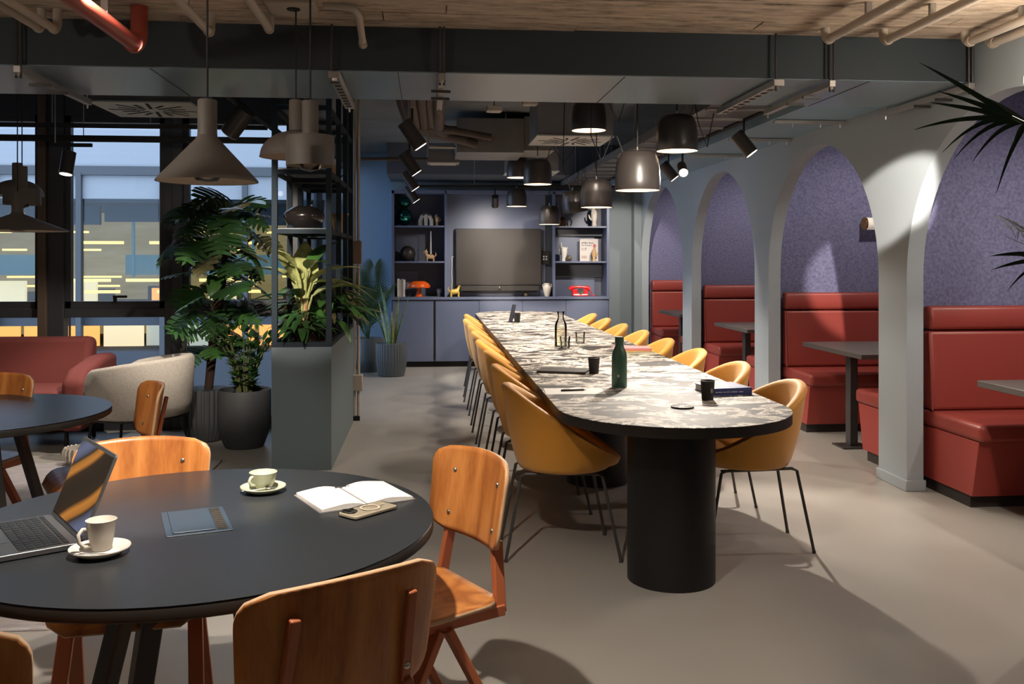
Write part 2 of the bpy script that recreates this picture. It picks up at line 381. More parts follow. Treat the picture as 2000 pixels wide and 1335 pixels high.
# the big painted duct that crosses the room
duct = thing('ventilation_duct', 'wide blue-grey painted duct crossing the room below the concrete ceiling', 'duct', (0, 0, 0))
MB().bb(-5.55, 2.86, 4.62, 5.42, 2.33, 2.80).build('duct_body', [M['beam']], duct, smooth=False, bevel=.004)
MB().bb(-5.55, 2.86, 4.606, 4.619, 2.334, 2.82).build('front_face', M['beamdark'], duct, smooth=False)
for x in (-2.9, -1.35, -.15, 1.0, 2.3):
    MB().bb(x - .002, x + .002, 4.63, 5.41, 2.3275, 2.3298).build('sheet_seam', M['beamdark'], duct, smooth=False)

# arcade wall with round arches
XA, XB = 2.88, 2.985
cols = [(.77, 1.12), (3.05, 3.40), (5.328, 5.677), (7.598, 7.93), (9.887, 10.245), (12.30, 12.46)]
SPR = 1.286
arc = MB(); TOPZ = 2.82
for (a0, a1), (b0, b1) in zip(cols[:-1], cols[1:]):      # one bay: half a column, the arch, half a column
    c = (a1 + b0) / 2; r = (b0 - a1) / 2; n = 36; h0 = (a0 + a1) / 2; h1 = (b0 + b1) / 2 if b1 < 12.4 else b1
    inner = [(a1, 0)] + [(c - r * cos(pi * i / n), SPR + r * sin(pi * i / n)) for i in range(n + 1)] + [(b0, 0)]
    for X_ in (XA, XB):
        for p, q in zip(inner[1:-2], inner[2:-1]):
            arc._add([(X_, p[0], p[1]), (X_, q[0], q[1]), (X_, q[0], TOPZ), (X_, p[0], TOPZ)], [(0, 1, 2, 3)])
        arc._add([(X_, h0, 0), (X_, a1, 0), (X_, a1, SPR), (X_, a1, TOPZ), (X_, h0, TOPZ)], [(0, 1, 2, 3, 4)])
        arc._add([(X_, b0, 0), (X_, h1, 0), (X_, h1, TOPZ), (X_, b0, TOPZ), (X_, b0, SPR)], [(0, 1, 2, 3, 4)])
    for p, q in zip(inner[:-1], inner[1:]): arc._add([(XA, p[0], p[1]), (XB, p[0], p[1]), (XB, q[0], q[1]), (XA, q[0], q[1])], [(0, 1, 2, 3)])
arc.bb(XA, XB, -3, (cols[0][0] + cols[0][1]) / 2, 0, TOPZ)
ao = arc.build('wall_arcade', M['arch'], smooth=False)
bm = bmesh.new(); bm.from_mesh(ao.data); bmesh.ops.remove_doubles(bm, verts=bm.verts, dist=1e-4)
bmesh.ops.recalc_face_normals(bm, faces=bm.faces); bm.to_mesh(ao.data); bm.free(); ao.data.shade_smooth(); ao.data.set_sharp_from_angle(angle=R(20))
struct(ao, 'pale blue-grey arcade wall with round arches')
for i, (a0, a1) in enumerate(cols[1:5]):
    o = MB().bb(XA - .012, XB + .012, a0 - .012, a1 + .012, 0, .065).build('baseboard_arcade', M['arch'], ao, bevel=.004)

# booth partitions, booth rear wall
for i, yc in enumerate((3.22, 5.50, 7.765, 10.07)):
    o = struct(MB().bb(XB, 4.6, yc - .05, yc + .05, 0, 2.82).build('wall_partition', M['felt'], smooth=False))
    o['label'] = 'purple felt partition wall of the booths'
struct(MB().bb(4.6, 4.7, -3, 12.5, 0, 2.82).build('wall_right', M['felt'], smooth=False), 'purple felt rear wall of the booths')
struct(MB().bb(XB, 4.6, 12.40, 12.5, 0, 2.82).build('wall_booth_end', M['felt'], smooth=False), 'purple felt end wall of the last booth')
# back wall: blue on the left, grey on the right
struct(MB().bb(-1.12, -.475, 12.45, 12.6, 0, 2.82).build('wall_back_left', M['blue'], smooth=False), 'blue painted back wall beside the cabinet, daylight put into its colour')
struct(MB().bb(-.475, XB, 12.45, 12.6, 0, 2.82).build('wall_back', M['wallback'], smooth=False), 'grey back wall')
struct(MB().bb(2.78, 2.88, 12.28, 12.45, 0, 2.36).build('trim_1', M['wallback'], smooth=False), 'grey wall nib beside the last arch')
# shell behind and left of the camera
struct(MB().bb(-5.7, 4.7, -3.1, -3.0, 0, 2.72).build('wall_front', M['shell'], smooth=False), 'room wall behind the viewer')
struct(MB().bb(-5.7, -5.6, -3.1, 7.9, 0, 2.82).build('wall_left', M['shell'], smooth=False), 'room wall on the far left')

# ---- window wall facing the viewer (y = 7.85)
WY = 7.85
def window(name, x0, x1, label, sash=None, handle=None):
    w = bpy.data.objects.new(name, None); COL.objects.link(w); struct(w, label)
    f = MB(); f.bb(x0, x1, WY - .05, WY + .07, .0, .10); f.build('sill', M['frame'], w, bevel=.004)
    MB().bb(x0, x1, WY - .045, WY + .07, .925, 1.0).build('transom', M['frame'], w, bevel=.004)
    MB().bb(x0, x1, WY - .045, WY + .07, 2.57, 2.82).build('header', M['frame'], w, bevel=.004)
    MB().bb(x0 + .01, x1 - .01, WY + .01, WY + .022, .10, .925).build('pane', M['glass'], w, smooth=False)
    MB().bb(x0 + .01, x1 - .01, WY + .01, WY + .022, 1.0, 2.57).build('pane', M['glass'], w, smooth=False)
    s = MB(); s.bb(x0, x1, WY - .03, WY + .03, 1.0, 1.055); s.bb(x0, x0 + .045, WY - .03, WY + .03, 1.0, 2.57); s.bb(x1 - .045, x1, WY - .03, WY + .03, 1.0, 2.57); s.bb(x0, x1, WY - .03, WY + .03, 2.52, 2.57)
    s.build('sash', M['frame'], w, smooth=False)
    if handle:
        MB().bb(handle - .012, handle + .012, WY - .06, WY - .03, 1.05, 1.10).bb(handle - .01, handle + .10, WY - .075, WY - .055, 1.085, 1.105).build('handle', M['black'], w, bevel=.003)
    return w
window('window_1', -4.75, -3.14, 'left window bay behind the red sofa')
window('window_2', -2.95, -2.155, 'middle window bay with a black handle', handle=-2.55)
window('window_3', -2.01, -1.13, 'window bay behind the tall leafy plant')
window('window_4', -5.6, -4.85, 'window bay at the far left')
for i, (a, b, m) in enumerate(((-4.85, -4.75, 'frame'), (-3.14, -3.075, 'frame2'), (-3.075, -2.95, 'frame'), (-2.155, -2.095, 'frame'), (-2.095, -2.01, 'mull'), (-1.13, -1.05, 'frame'))):
    struct(MB().bb(a, b, WY - (.10 if m == 'frame2' else .06), WY + .10, 0, 2.82).build('trim_mullion', M[m], smooth=False, bevel=.004), 'window post')
# ---- side window wall of the rear zone (x = -1.1)
w = bpy.data.objects.new('window_5', None); COL.objects.link(w); struct(w, 'glazed side of the rear zone behind the shelf planter')
for ya, yb in ((7.95, 9.4), (9.46, 10.9), (10.96, 12.45)):
    MB().bb(-1.10, -1.088, ya, yb, .1, 2.6).build('pane', M['glass'], w, smooth=False)
for yy in (9.43, 10.93):
    MB().bb(-1.14, -1.06, yy - .03, yy + .03, 0, 2.82).build('mullion', M['frame'], w, smooth=False)
MB().bb(-1.14, -1.06, 7.95, 12.45, 0, .10).build('sill', M['frame'], w, smooth=False)
MB().bb(-1.14, -1.06, 7.95, 12.45, 2.6, 2.82).build('header', M['frame'], w, smooth=False)
MB().bb(-1.14, -1.06, 7.95, 12.45, .93, 1.0).build('transom', M['frame'], w, smooth=False)

# ================================================================ OUTSIDE: the building across the way
FY = 15.0
bld = thing('office_building', 'office building across the way with lit floors behind the windows', 'building', (0, FY, 0))
ext = MB().bb(-16, 3, 0, 4, 2.86, 5.6).build('upper_wall', M['ext_pale'], bld, smooth=False)
MB().bb(-16, 3, -.05, 0, 2.72, 2.86).build('cornice', M['ext_blue'], bld, smooth=False)
MB().bb(-16, 3, .02, .1, 2.35, 2.72).build('spandrel', M['ext_pale'], bld, smooth=False)
MB().bb(-16, 3, 3.6, 4, -3, 2.8).build('room_wall', M['ext_room'], bld, smooth=False)
MB().bb(-16, 3, .1, 4, 2.3, 2.38).build('slab', M['ext_dark'], bld, smooth=False)
MB().bb(-16, 3, .1, 4, .35, .62).build('slab', M['ext_dark'], bld, smooth=False)
MB().bb(-16, 3, .0, 4, -3.2, -.05).build('parapet', M['ext_dark'], bld, smooth=False)
for i in range(15):
    x = -15.6 + i * 1.27
    MB().bb(x - .04, x + .04, -.06, .06, -3, 2.75).build('mullion', M['ext_blue'], bld, smooth=False)
    MB().bb(x + .07, x + 1.2, 0, .012, .62, 2.35).build('pane', M['glass'], bld, smooth=False)
    k = i % 5
    MB().bb(x + .06, x + .70, .9, .95, -.05, .36).build('lit_window', M[['lit_o', 'lit_c', 'lit_o', 'lit_w', 'lit_c'][k]], bld, smooth=False)
    MB().bb(x + .72, x + 1.22, 1.0, 1.05, -.05, .36).build('lit_window', M[['lit_w', 'lit_o', 'lit_o', 'lit_c', 'lit_o'][k]], bld, smooth=False)
    MB().bb(x + .04, x + 1.23, 1.0, 1.1, 1.98 + .05 * (k % 2), 2.3).build('ceiling_beam', M['ext_dark'], bld, smooth=False)
    MB().bb(x + .1, x + .75, 3.2, 3.25, .62, .74 + .05 * k).build('desk_row', M['ext_dark'], bld, smooth=False)
    if k in (0, 1, 3, 4): MB().bb(x + .0, x + 1.25, 2.2, 2.25, 1.12, 1.48).build('office_screen', M['ext_teal'], bld, smooth=False)
    if k in (1, 2, 4): MB().bb(x + .05, x + .55, 2.8, 2.9, .62, 1.0).build('glow_block', M['lit_w'], bld, smooth=False)  # glowing blocks stand for the yellow light low in the rooms
    if k in (0, 3): MB().bb(x + .2, x + 1.0, 3.1, 3.2, .62, .85).build('glow_block', M['lit_o'], bld, smooth=False)
    for j, (yy, zz) in enumerate(((1.4, 1.85), (2.6, 1.68), (2.0, 1.55), (1.9, 1.0), (3.0, .88), (2.4, .78), (3.1, 1.05))):
        if (i * 3 + j * 2) % 4 != 0:
            MB().bb(x + .1 + .2 * (j % 3), x + .9 + .2 * (j % 2), yy, yy + .06, zz, zz + .035 + .02 * (j % 2)).build('ceiling_strip_lamp', M['lit_y'], bld, smooth=False)
for x, z in ((-6.1, 1.5), (-5.0, 1.35), (-4.1, 1.5), (-3.0, 1.4)):
    MB().bb(x - .02, x + .02, 1.2, 1.26, 1.1, 2.3).build('column', M['ext_teal'], bld, smooth=False)
struct(MB().bb(-18, 6, 8.2, 15, -3.3, -3.2).build('ground_street', M['ext_dark'], smooth=False), 'dark street between the buildings')
# ================================================================ LONG TABLE AND YELLOW CHAIRS
TX, RW, TZ = 1.095, .52, .735
y0, y1 = 4.07, 11.28
stad = [(RW * cos(R(a)), y1 + RW * sin(R(a))) for a in range(0, 181, 6)] + [(RW * cos(R(a)), y0 + RW * sin(R(a))) for a in range(180, 361, 6)]
lt = thing('long_table', 'very long round-ended table with black, grey and cream patterned top', 'table', (TX, 0, 0))
MB().prism(stad, .7335, .735).build('table_surface', M['terrazzo'], lt, smooth=False)
o = MB().prism(stad, .69, .7333).build('table_board', M['tabedge'], lt, ang=30)
for yy in (3.975, 5.76, 7.6, 9.4, 11.2):
    MB().lathe([(.192, 0), (.192, .69)], 48, (-.03, yy, 0)).build('pedestal', M['black'], lt)

def yellow_chair():
    root = thing('tub_chair', '', 'chair', group='yellow tub chairs at the long table')
    n = 40; rings = []
    def rim(t, off=0.0, dz=0.0):
        c, s_ = cos(t), sin(t)
        u = .015 + (.285 + off) * c; v = (.30 + off) * s_
        z = .628 - .172 * c + .006 * (1 - abs(c)) + dz
        return (v, u, z)
    def base(t, sc=1.0, z=.405):
        c, s_ = cos(t), sin(t); return (.225 * s_ * sc, .03 + .225 * c * sc, z)
    T = [2 * pi * i / n for i in range(n)]
    def mix(a, b, k): return tuple(a[j] * (1 - k) + b[j] * k for j in range(3))
    rows = [[base(t, .001) for t in T], [base(t, .8) for t in T], [base(t, .96, .41) for t in T]]
    for k in (.06, .25, .5, .75, .93):
        row = []
        for t in T:
            p = mix(base(t, 1.0, .42), rim(t, -.004, -.02), k); b = .010 * sin(pi * k)
            row.append((p[0] + b * sin(t), p[1] + b * cos(t), p[2] - .006 * sin(pi * k)))
        rows.append(row)
    rows.append([rim(t, .004, -.008) for t in T]); rows.append([rim(t, -.010, .006) for t in T]); rows.append([rim(t, -.032, .007) for t in T]); rows.append([rim(t, -.046, -.004) for t in T]); rows.append([rim(t, -.052, -.020) for t in T])
    for k in (.75, .45, .2):
        rows.append([mix((base(t, .80, .455)), rim(t, -.054, -.022), k) for t in T])
    rows.append([base(t, .78, .455) for t in T]); rows.append([base(t, .4, .462) for t in T]); rows.append([base(t, .001, .464) for t in T])
    m = MB(); vs = [p for r_ in rows for p in r_]
    m._add(vs, [(i * n + k, i * n + (k + 1) % n, (i + 1) * n + (k + 1) % n, (i + 1) * n + k) for i in range(len(rows) - 1) for k in range(n)])
    m.build('shell', M['yellow'], root, ang=75)
    c = MB(); c.lathe([(.001, .455), (.16, .455), (.178, .463), (.176, .482), (.14, .492), (.001, .495)], 28, (0, .045, 0)); c.build('seat_cushion', M['yellow'], root, ang=75)
    for sx in (-1, 1):
        b = MB(); b.tube([(sx * .13, -.17, .398), (sx * .14, 0, .396), (sx * .16, .19, .398)], .0075, 8); b.build('leg_rail', M['darksteel'], root)
        for sy, fx, fy in ((-1, .165, -.262), (1, .21, .268)):
            l = MB(); l.tube([(sx * (.13 if sy < 0 else .16), sy * .165, .398), (sx * (.135 if sy < 0 else .165), sy * .19, .388), (sx * fx, fy, .006)], .0078, 8)
            l.cyl((sx * fx, fy, 0), (sx * fx, fy, .012), .0095, n=8); l.build('leg', M['darksteel'], root)
    return root
yc = yellow_chair()
ordw = ['nearest', 'second nearest', 'third nearest', 'fourth nearest', 'fourth farthest', 'third farthest', 'second farthest', 'farthest']
for i in range(8):
    yy = 4.41 + .80 * i
    for side in (0, 1):
        jit = random.uniform(-1, 1)
        lab = ('yellow tub chair on the window side of the long table, ' if side == 0 else 'yellow tub chair on the booth side of the long table, ') + ordw[i] + ' to the viewer'
        loc = (.625 + .006 * jit if side == 0 else 1.572 + .006 * jit, yy, 0)
        if i == 7 and side == 0: loc = (.66, yy, 0)
        rz = (-pi / 2 if side == 0 else pi / 2) + R(1.5) * jit
        if i == 0 and side == 0:
            yc.location = loc; yc.rotation_euler = (0, 0, rz); yc['label'] = lab
        else: copy_tree(yc, loc, rz, lab, 'yellow tub chairs at the long table')

# ================================================================ ROUND TABLES
def round_table(label, c, rad, rz=0):
    t = thing('round_table', label, 'table', (c[0], c[1], 0), rz, 'black round tables')
    MB().lathe([(rad - .004, .7335), (rad - .001, .735)][::-1] + [(.001, .735)], 96).build('table_surface', M['tablet'], t, ang=20)
    MB().lathe([(.001, .703), (rad - .008, .703), (rad, .708), (rad, .729), (rad - .004, .7335), (.001, .7335)], 96).build('table_board', M['tabedge'], t, ang=50)
    MB().bb(-.19, .19, -.19, .19, .685, .703).build('mounting_plate', M['black'], t, bevel=.003)
    for k in range(4):
        a = R(45 + 90 * k); d = Vector((cos(a), sin(a), 0))
        l = MB().bar(Vector((0, 0, .69)) + d * .17, Vector((0, 0, .0)) + d * .36, .065, .035, upv=d); l.build('leg', M['darksteel'], t, bevel=.006)
    return t
T1 = round_table('large black round table in the foreground with laptop and coffee cups', (-.576, 2.404), .59)
T2 = round_table('black round table farther back beside the red sofa', (-1.969, 4.20), .555)
# flap box set in the near table
pb = [G(317, 1003, .735), G(437, 988, .735), G(452, 1037, .735), G(322, 1049, .735)]
ctr = sum(pb, Vector()) / 4; ax = (pb[1] - pb[0] + pb[2] - pb[3]).normalized(); ang = math.atan2(ax.y, ax.x)
fb = bpy.data.objects.new('power_box', None); COL.objects.link(fb); fb.parent = T1; fb.location = (ctr.x + .576, ctr.y - 2.404, .735); fb.rotation_euler = (0, 0, ang)
fb['label'] = 'blue-black socket box set into the tabletop'
mm = mat('blue_black_box_lid', (.035, .055, .08), .35)
MB().prism(rrect(.155, .232, .004), 0, .0025).build('box_rim', mm, fb, bevel=.001)
MB().prism(rrect(.100, .205, .003, cx=-.012), .0026, .006).build('flap_lid', mm, fb, bevel=.001)
MB().prism(rrect(.026, .205, .003, cx=.054), .0026, .004).build('brush_strip', M['slot'], fb)
for k in range(11):
    MB().bb(.044, .064, -.092 + k * .0175, -.087 + k * .0175, .004, .0055).build('brush_tuft', mat('tan_bristle', (.035, .028, .018), .8), fb, smooth=False)

# ================================================================ PLYWOOD CHAIRS
def ply_chair():
    root = thing('plywood_chair', '', 'chair', group='plywood chairs with terracotta legs')
    # seat: rounded, dished, front edge rolling down
    def seat():
        rows = []
        N, K = 18, 12
        for i in range(N + 1):
            v = i / N; yy = -.20 + .41 * v
            e = min(v, 1 - v) * .41; rr = .06
            hw = .205 - (rr - sqrt(max(0, rr * rr - (rr - e) ** 2)) if e < rr else 0) - (.012 if v < .5 else 0) * (1 - 2 * v)
            row = []
            for k in range(K + 1):
                u = -1 + 2 * k / K; z = .452 - .012 * (1 - u * u) * (sin(pi * v)) - (.05 * ((v - .82) / .18) ** 2 if v > .82 else 0) + .01 * (1 - v)
                row.append((hw * u, yy, z))
            rows.append(row)
        return rows
    m = MB(); m.grid(seat()); o = m.build('seat', [M['ply'], M['plyedge']], root, solid=.011, ang=60); o.modifiers['solid'].material_offset_rim = 1
    def back():
        rows = []; N, K = 16, 16
        for i in range(N + 1):
            v = i / N; h = .247; zz = v * h; e = min(zz, h - zz); rr = .055
            hw = .205 - (rr - sqrt(max(0, rr * rr - (rr - e) ** 2)) if e < rr else 0) - .018 * (1 - v)
            row = []
            for k in range(K + 1):
                u = -1 + 2 * k / K; x = hw * u
                row.append((x, -.222 + 1.30 * x * x - .16 * zz, .588 + zz * .985 + .012 * (1 - u * u) * (v - .3)))
            rows.append(row)
        return rows
    m = MB(); m.grid(back()); o = m.build('backrest', [M['ply'], M['plyedge']], root, solid=.011, ang=60); o.modifiers['solid'].material_offset_rim = 1
    for sx in (-1, 1):
        x = sx * .115; yb = -.240 + 1.30 * x * x
        u = MB().bar((sx * .163, -.205, .425), (sx * .124, -.218, .61), .022, .032, upv=(0, 1, 0))
        u.bar((sx * .124, -.218, .607), (sx * .115, yb - .16 * .20 - .004, .588 + .20), .020, .016, upv=(0, 1, 0)); up = u.build('upright', M['terra'], root, bevel=.003)
        for zz in (.05, .175):
            xx = sx * (.122 - .006 * zz / .2)
            yy = -.222 + 1.30 * xx * xx - .16 * zz
            MB().ell((xx, yy + .006, .588 + zz), .008, .005, .008, 10, 6).ell((xx, yy - .022, .588 + zz), .007, .004, .007, 10, 6).build('bolt', M['steel'], up)
        r = MB().bar((sx * .165, -.215, .432), (sx * .165, .15, .430), .022, .03); r.build('seat_rail', M['terra'], root, bevel=.003)
        for fy in (-1, 1):
            l = MB().bar((sx * .168, -.02 + fy * .012, .42), (sx * .19, -.02 + fy * (.235 if fy > 0 else .225), .012), .022, .042, upv=(1, 0, 0)); lg = l.build('leg', M['terra'], root, bevel=.003)
            MB().bb(sx * .19 - .013, sx * .19 + .013, -.02 + fy * .23 - .022, -.02 + fy * .23 + .022, 0, .012).build('foot_cap', M['black'], lg)
    MB().bar((-.165, -.02, .418), (.165, -.02, .418), .03, .022).build('cross_rail', M['terra'], root, bevel=.003)
    return root
pc = ply_chair()
pc.location = (-.06, 2.585, 0); pc.rotation_euler = (0, 0, R(119)); pc['label'] = 'plywood chair right of the foreground table, its backrest front in full view'
for loc, a, lab in (((-.265, 1.875, 0), 32, 'dark-looking plywood chair closest to the viewer, seen from behind with two steel uprights'),
                    ((-.85, 2.76, 0), 190, 'plywood chair behind the laptop, facing the viewer across the foreground table'),
                    ((-.76, 1.74, 0), -14, 'plywood chair cut by the bottom left corner of the picture'),
                    ((-2.16, 4.53, 0), 160, 'plywood chair between the far round table and the red sofa'),
                    ((-1.445, 4.22, 0), 118, 'plywood chair in front of the oatmeal armchair, seen from its side')):
    copy_tree(pc, loc, R(a), lab, 'plywood chairs with terracotta legs')

# ================================================================ THINGS ON THE FOREGROUND TABLE
# laptop: hinge from A (far) to B (near); base reaches to the left
A = G(100, 1004, .75); B = G(156, 1058, .75); hd = (B - A).normalized(); mid = (A + B) / 2
lp = thing('laptop', 'open grey laptop with an orange and blue desert wallpaper', 'laptop', (mid.x, mid.y, .735), math.atan2(hd.y, hd.x))
# local x runs along the hinge (to the near end), local -y away from the base -> base on the side facing left
Lw, Ld = .30, .212
nrm = Vector((-hd.y, hd.x, 0)); sgn = -1 if nrm.x > 0 else 1
bo = MB().prism(rrect(Lw, Ld, .012, cx=0, cy=sgn * Ld / 2), .002, .015).build('base', M['lap'], lp, bevel=.002)
kb = MB().prism(rrect(.272, .105, .003, cx=0, cy=sgn * .072), .0151, .0156).build('keyboard', M['slot'], lp)
kme = MB().bb(-.0078, .0078, -.0073, .0073, 0, .0016).mesh('key', M['keyb'], False)
for r_ in range(6):
    for c_ in range(14):
        if r_ == 5 and 3 < c_ < 9: continue
        put('key', kme, kb, (-.1265 + c_ * .01945, sgn * (.026 + r_ * .0180), .0156), sc=(1, .62 if r_ == 0 else 1, 1))
MB().bb(-.045, .045, sgn * .116 - .0073, sgn * .116 + .0073, .0156, .0172).build('space_bar', M['keyb'], kb, smooth=False)
MB().prism(rrect(.10, .07, .004, cx=0, cy=sgn * .165), .0151, .0155).build('trackpad', mat('trackpad_grey', (.11, .115, .125), .3, metal=.4), lp)
tilt = R(22)
sc_ = bpy.data.objects.new('lid', MB().prism(rrect(Lw, .205, .008, cx=0, cy=.1025), -.003, .003).mesh('lid', M['lap'])); COL.objects.link(sc_); sc_.parent = lp
sc_.location = (0, -sgn * .004, .014)
sc_.rotation_euler = (R(90) + sgn * tilt, 0, 0)
scr = MB().bb(-.144, .144, -.0005, .0005, -.0925, .0925).build('screen', screen_mat(), sc_, smooth=False)
scr.location = (0, .1045, -sgn * .0036); scr.rotation_euler = (R(-90), 0, 0)

def saucer(label, p, r, m, name='saucer'):
    o = MB().lathe([(.001, .004), (r * .5, .004), (r * .55, 0), (r * .62, .0), (r * .98, .014), (r, .017), (r * .985, .0185), (r * .62, .008), (r * .4, .0075), (.001, .0075)], 48).build(name, m, None, ang=60)
    o.location = p; return tag(o, label, 'saucer')
p1 = G(195, 1082, .735)
saucer('white saucer under the espresso cup beside the laptop', (p1.x, p1.y, .735), .066, M['white'])
cup = thing('espresso_cup', 'tall white espresso cup beside the laptop', 'cup', (p1.x + .002, p1.y + .004, .7440), 0)
MB().lathe([(.001, 0), (.019, 0), (.022, .004), (.027, .03), (.0325, .066), (.0335, .069), (.032, .0695), (.0305, .066), (.024, .02), (.001, .01)], 40).build('cup_body', M['white'], cup, ang=60)
MB().tube([(-.024, -.018, .052), (-.032, -.026, .054), (-.038, -.034, .044), (-.036, -.034, .026), (-.028, -.026, .014), (-.019, -.016, .014)], .0042, 8).build('cup_handle', M['white'], cup, ang=70)
nap = MB().prism([(-.028, -.022), (.030, -.034), (.040, .010), (-.014, .02)], 0, .0008).build('paper_napkin', M['paper'], None, smooth=False); nap.location = (p1.x + .012, p1.y - .006, .7430); tag(nap, 'small white paper napkin under the espresso cup', 'napkin')
def spoon(label, p, rz):
    o = MB().tube([(-.040, 0, .004), (-.016, 0, .002), (.016, 0, .0025), (.025, 0, .004)], [.0016, .0014, .0014, .002], 6).ell((.034, 0, .0035), .012, .008, .0022, 12, 6).build('teaspoon', M['steel'], None, ang=70)
    o.location = p; o.rotation_euler = (R(0), R(-4), rz); return tag(o, label, 'spoon')
spoon('steel teaspoon on the white saucer beside the laptop', (p1.x - .002, p1.y - .043, .7480), R(184))
p2 = G(514, 960, .735)
saucer('speckled sage saucer under the green cup', (p2.x, p2.y, .735), .064, M['sage'])
cup = thing('cappuccino_cup', 'wide sage green cup next to the open notebook', 'cup', (p2.x, p2.y, .7435), 0)
MB().lathe([(.001, 0), (.020, 0), (.023, .004), (.034, .022), (.0385, .046), (.0395, .049), (.038, .0495), (.0365, .046), (.030, .02), (.001, .01)], 40).build('cup_body', M['sage'], cup, ang=60)
MB().tube([(-.022, -.026, .040), (-.028, -.034, .041), (-.032, -.040, .032), (-.028, -.036, .02), (-.019, -.024, .016)], .0042, 8).build('cup_handle', M['sage'], cup, ang=70)
spoon('steel teaspoon on the sage saucer', (p2.x - .012, p2.y - .035, .7475), R(12))

# open notebook: spine runs away from the viewer
nA, nB, nC, nD = G(575, 953, .745), G(660, 992, .745), G(803, 965, .745), G(735, 933, .745)
nb = thing('notebook', 'open white notebook lying face up on the black round table', 'notebook', (-.205, 2.60, .735), R(26))
def page(sx):
    rows = []
    for j in range(7):
        t = j / 6; z = .004 + .020 * sin(min(1, t * 1.6) * pi / 2) * (1 - .80 * t) + .001
        rows.append([(sx * (.003 + .128 * t), -.105 + .21 * k / 2, z) for k in range(3)])
    m = MB(); n = len(rows)
    top = [p for r_ in rows for p in r_]; bot = [(p[0], p[1], .003) for p in top]
    m._add(top + bot, [(i * 3 + k, i * 3 + k + 1, i * 3 + k + 4, i * 3 + k + 3) for i in range(6) for k in range(2)] + [(21 + i * 3 + k, 21 + i * 3 + k + 3, 21 + i * 3 + k + 4, 21 + i * 3 + k + 1) for i in range(6) for k in range(2)]
           + [(i * 3, (i + 1) * 3, 21 + (i + 1) * 3, 21 + i * 3) for i in range(6)] + [(i * 3 + 2, 21 + i * 3 + 2, 21 + (i + 1) * 3 + 2, (i + 1) * 3 + 2) for i in range(6)] + [(18, 19, 40, 39), (19, 20, 41, 40), (0, 21, 22, 1), (1, 22, 23, 2)])
    return m
page(-1).build('left_pages', M['paper'], nb, ang=60); page(1).build('right_pages', M['paper'], nb, ang=60)
MB().prism(rrect(.275, .218, .004), 0, .0028).build('cover', mat('pale_notebook_cover', (.20, .19, .19), .6), nb)
for k in range(5): MB().bb(-.034 + k * .009, -.028 + k * .009, .058, .061, .0185 + .0002 * k, .0212).build('printed_line', mat('print_grey', (.08, .08, .09), .8), nb, smooth=False)
# phone in a clear case
q = [G(658, 1003, .74), G(693, 1014, .74), G(777, 990, .74), G(745, 980, .74)]
pcn = sum(q, Vector()) / 4; pa = (q[2] - q[1]).normalized()
ph = thing('smartphone', 'smartphone face down in a clear case beside the notebook', 'phone', (pcn.x, pcn.y, .735), math.atan2(pa.y, pa.x))
MB().prism(rrect(.148, .072, .011), .0015, .010).build('phone_body', mat('champagne_phone_back', (.46, .42, .35), .35), ph, bevel=.002)
MB().prism(rrect(.153, .077, .013), .0, .0118).build('clear_case', M['case'], ph, bevel=.003)
MB().prism(rrect(.034, .036, .008, cx=-.052, cy=.014), .0112, .0140).build('camera_block', mat('dark_phone_camera', (.05, .047, .045), .25), ph, bevel=.001)
for cx, cy in ((-.060, .022), (-.060, .006), (-.045, .014)):
    MB().lathe([(.0065, 0), (.0065, .0025), (.005, .003), (.001, .003)], 20, (cx, cy, .0140)).build('camera_lens', M['black'], ph)
m = MB()
m.lathe([(.0265, 0), (.0265, .0008), (.0215, .0008), (.0215, 0)], 40, (.006, 0, .0119)); m.f = [f for f in m.f if len(f) == 4]; m.mi = m.mi[:len(m.f)]
m.build('magnet_ring', mat('cream_ring_print', (.62, .55, .42), .5), ph)
MB().bb(.040, .058, -.002, .002, .0119, .0126).build('magnet_mark', MATS['cream_ring_print'], ph, smooth=False)

# ================================================================ THINGS ON THE LONG TABLE
def black_cup(label, p, s=1.0, emblem=None):
    t = thing('paper_cup', label, 'cup', (p.x, p.y, .735), 0, 'black paper cups on the long table')
    MB().lathe([(.001, .003), (.024 * s, .003), (.025 * s, 0), (.027 * s, .0), (.0335 * s, .088 * s), (.035 * s, .091 * s), (.0325 * s, .092 * s), (.0315 * s, .088 * s), (.0245 * s, .012), (.001, .012)], 32).build('cup_body', mat('matt_black_paper', (.022, .019, .017), .6), t, ang=50)
    if emblem is not None:
        em = MB(); d = Vector((sin(emblem), -cos(emblem), 0)); sd = Vector((cos(emblem), sin(emblem), 0))
        for k in range(5):
            for h in (-1, 1):
                a = d * .0320 + sd * (h * .0008) + Vector((0, 0, .036 + k * .004)); b_ = d * .0318 + sd * (h * (.0075 - abs(k - 1.5) * .0014)) + Vector((0, 0, .040 + k * .0042))
                em.cyl(a, b_, .0009, .0005, 5)
        em.build('printed_emblem', mat('white_print', (.7, .68, .64), .6), t)
    return t
black_cup('black paper cup with a white leaf emblem beside the blue book', G(1382, 780, .735), 1.0, .35)
black_cup('plain black paper cup behind the black notebook', G(1160, 729, .735), 1.02)
black_cup('black paper cup near the far end of the table beside the tilted phone', G(1010, 629, .735), 1.08)
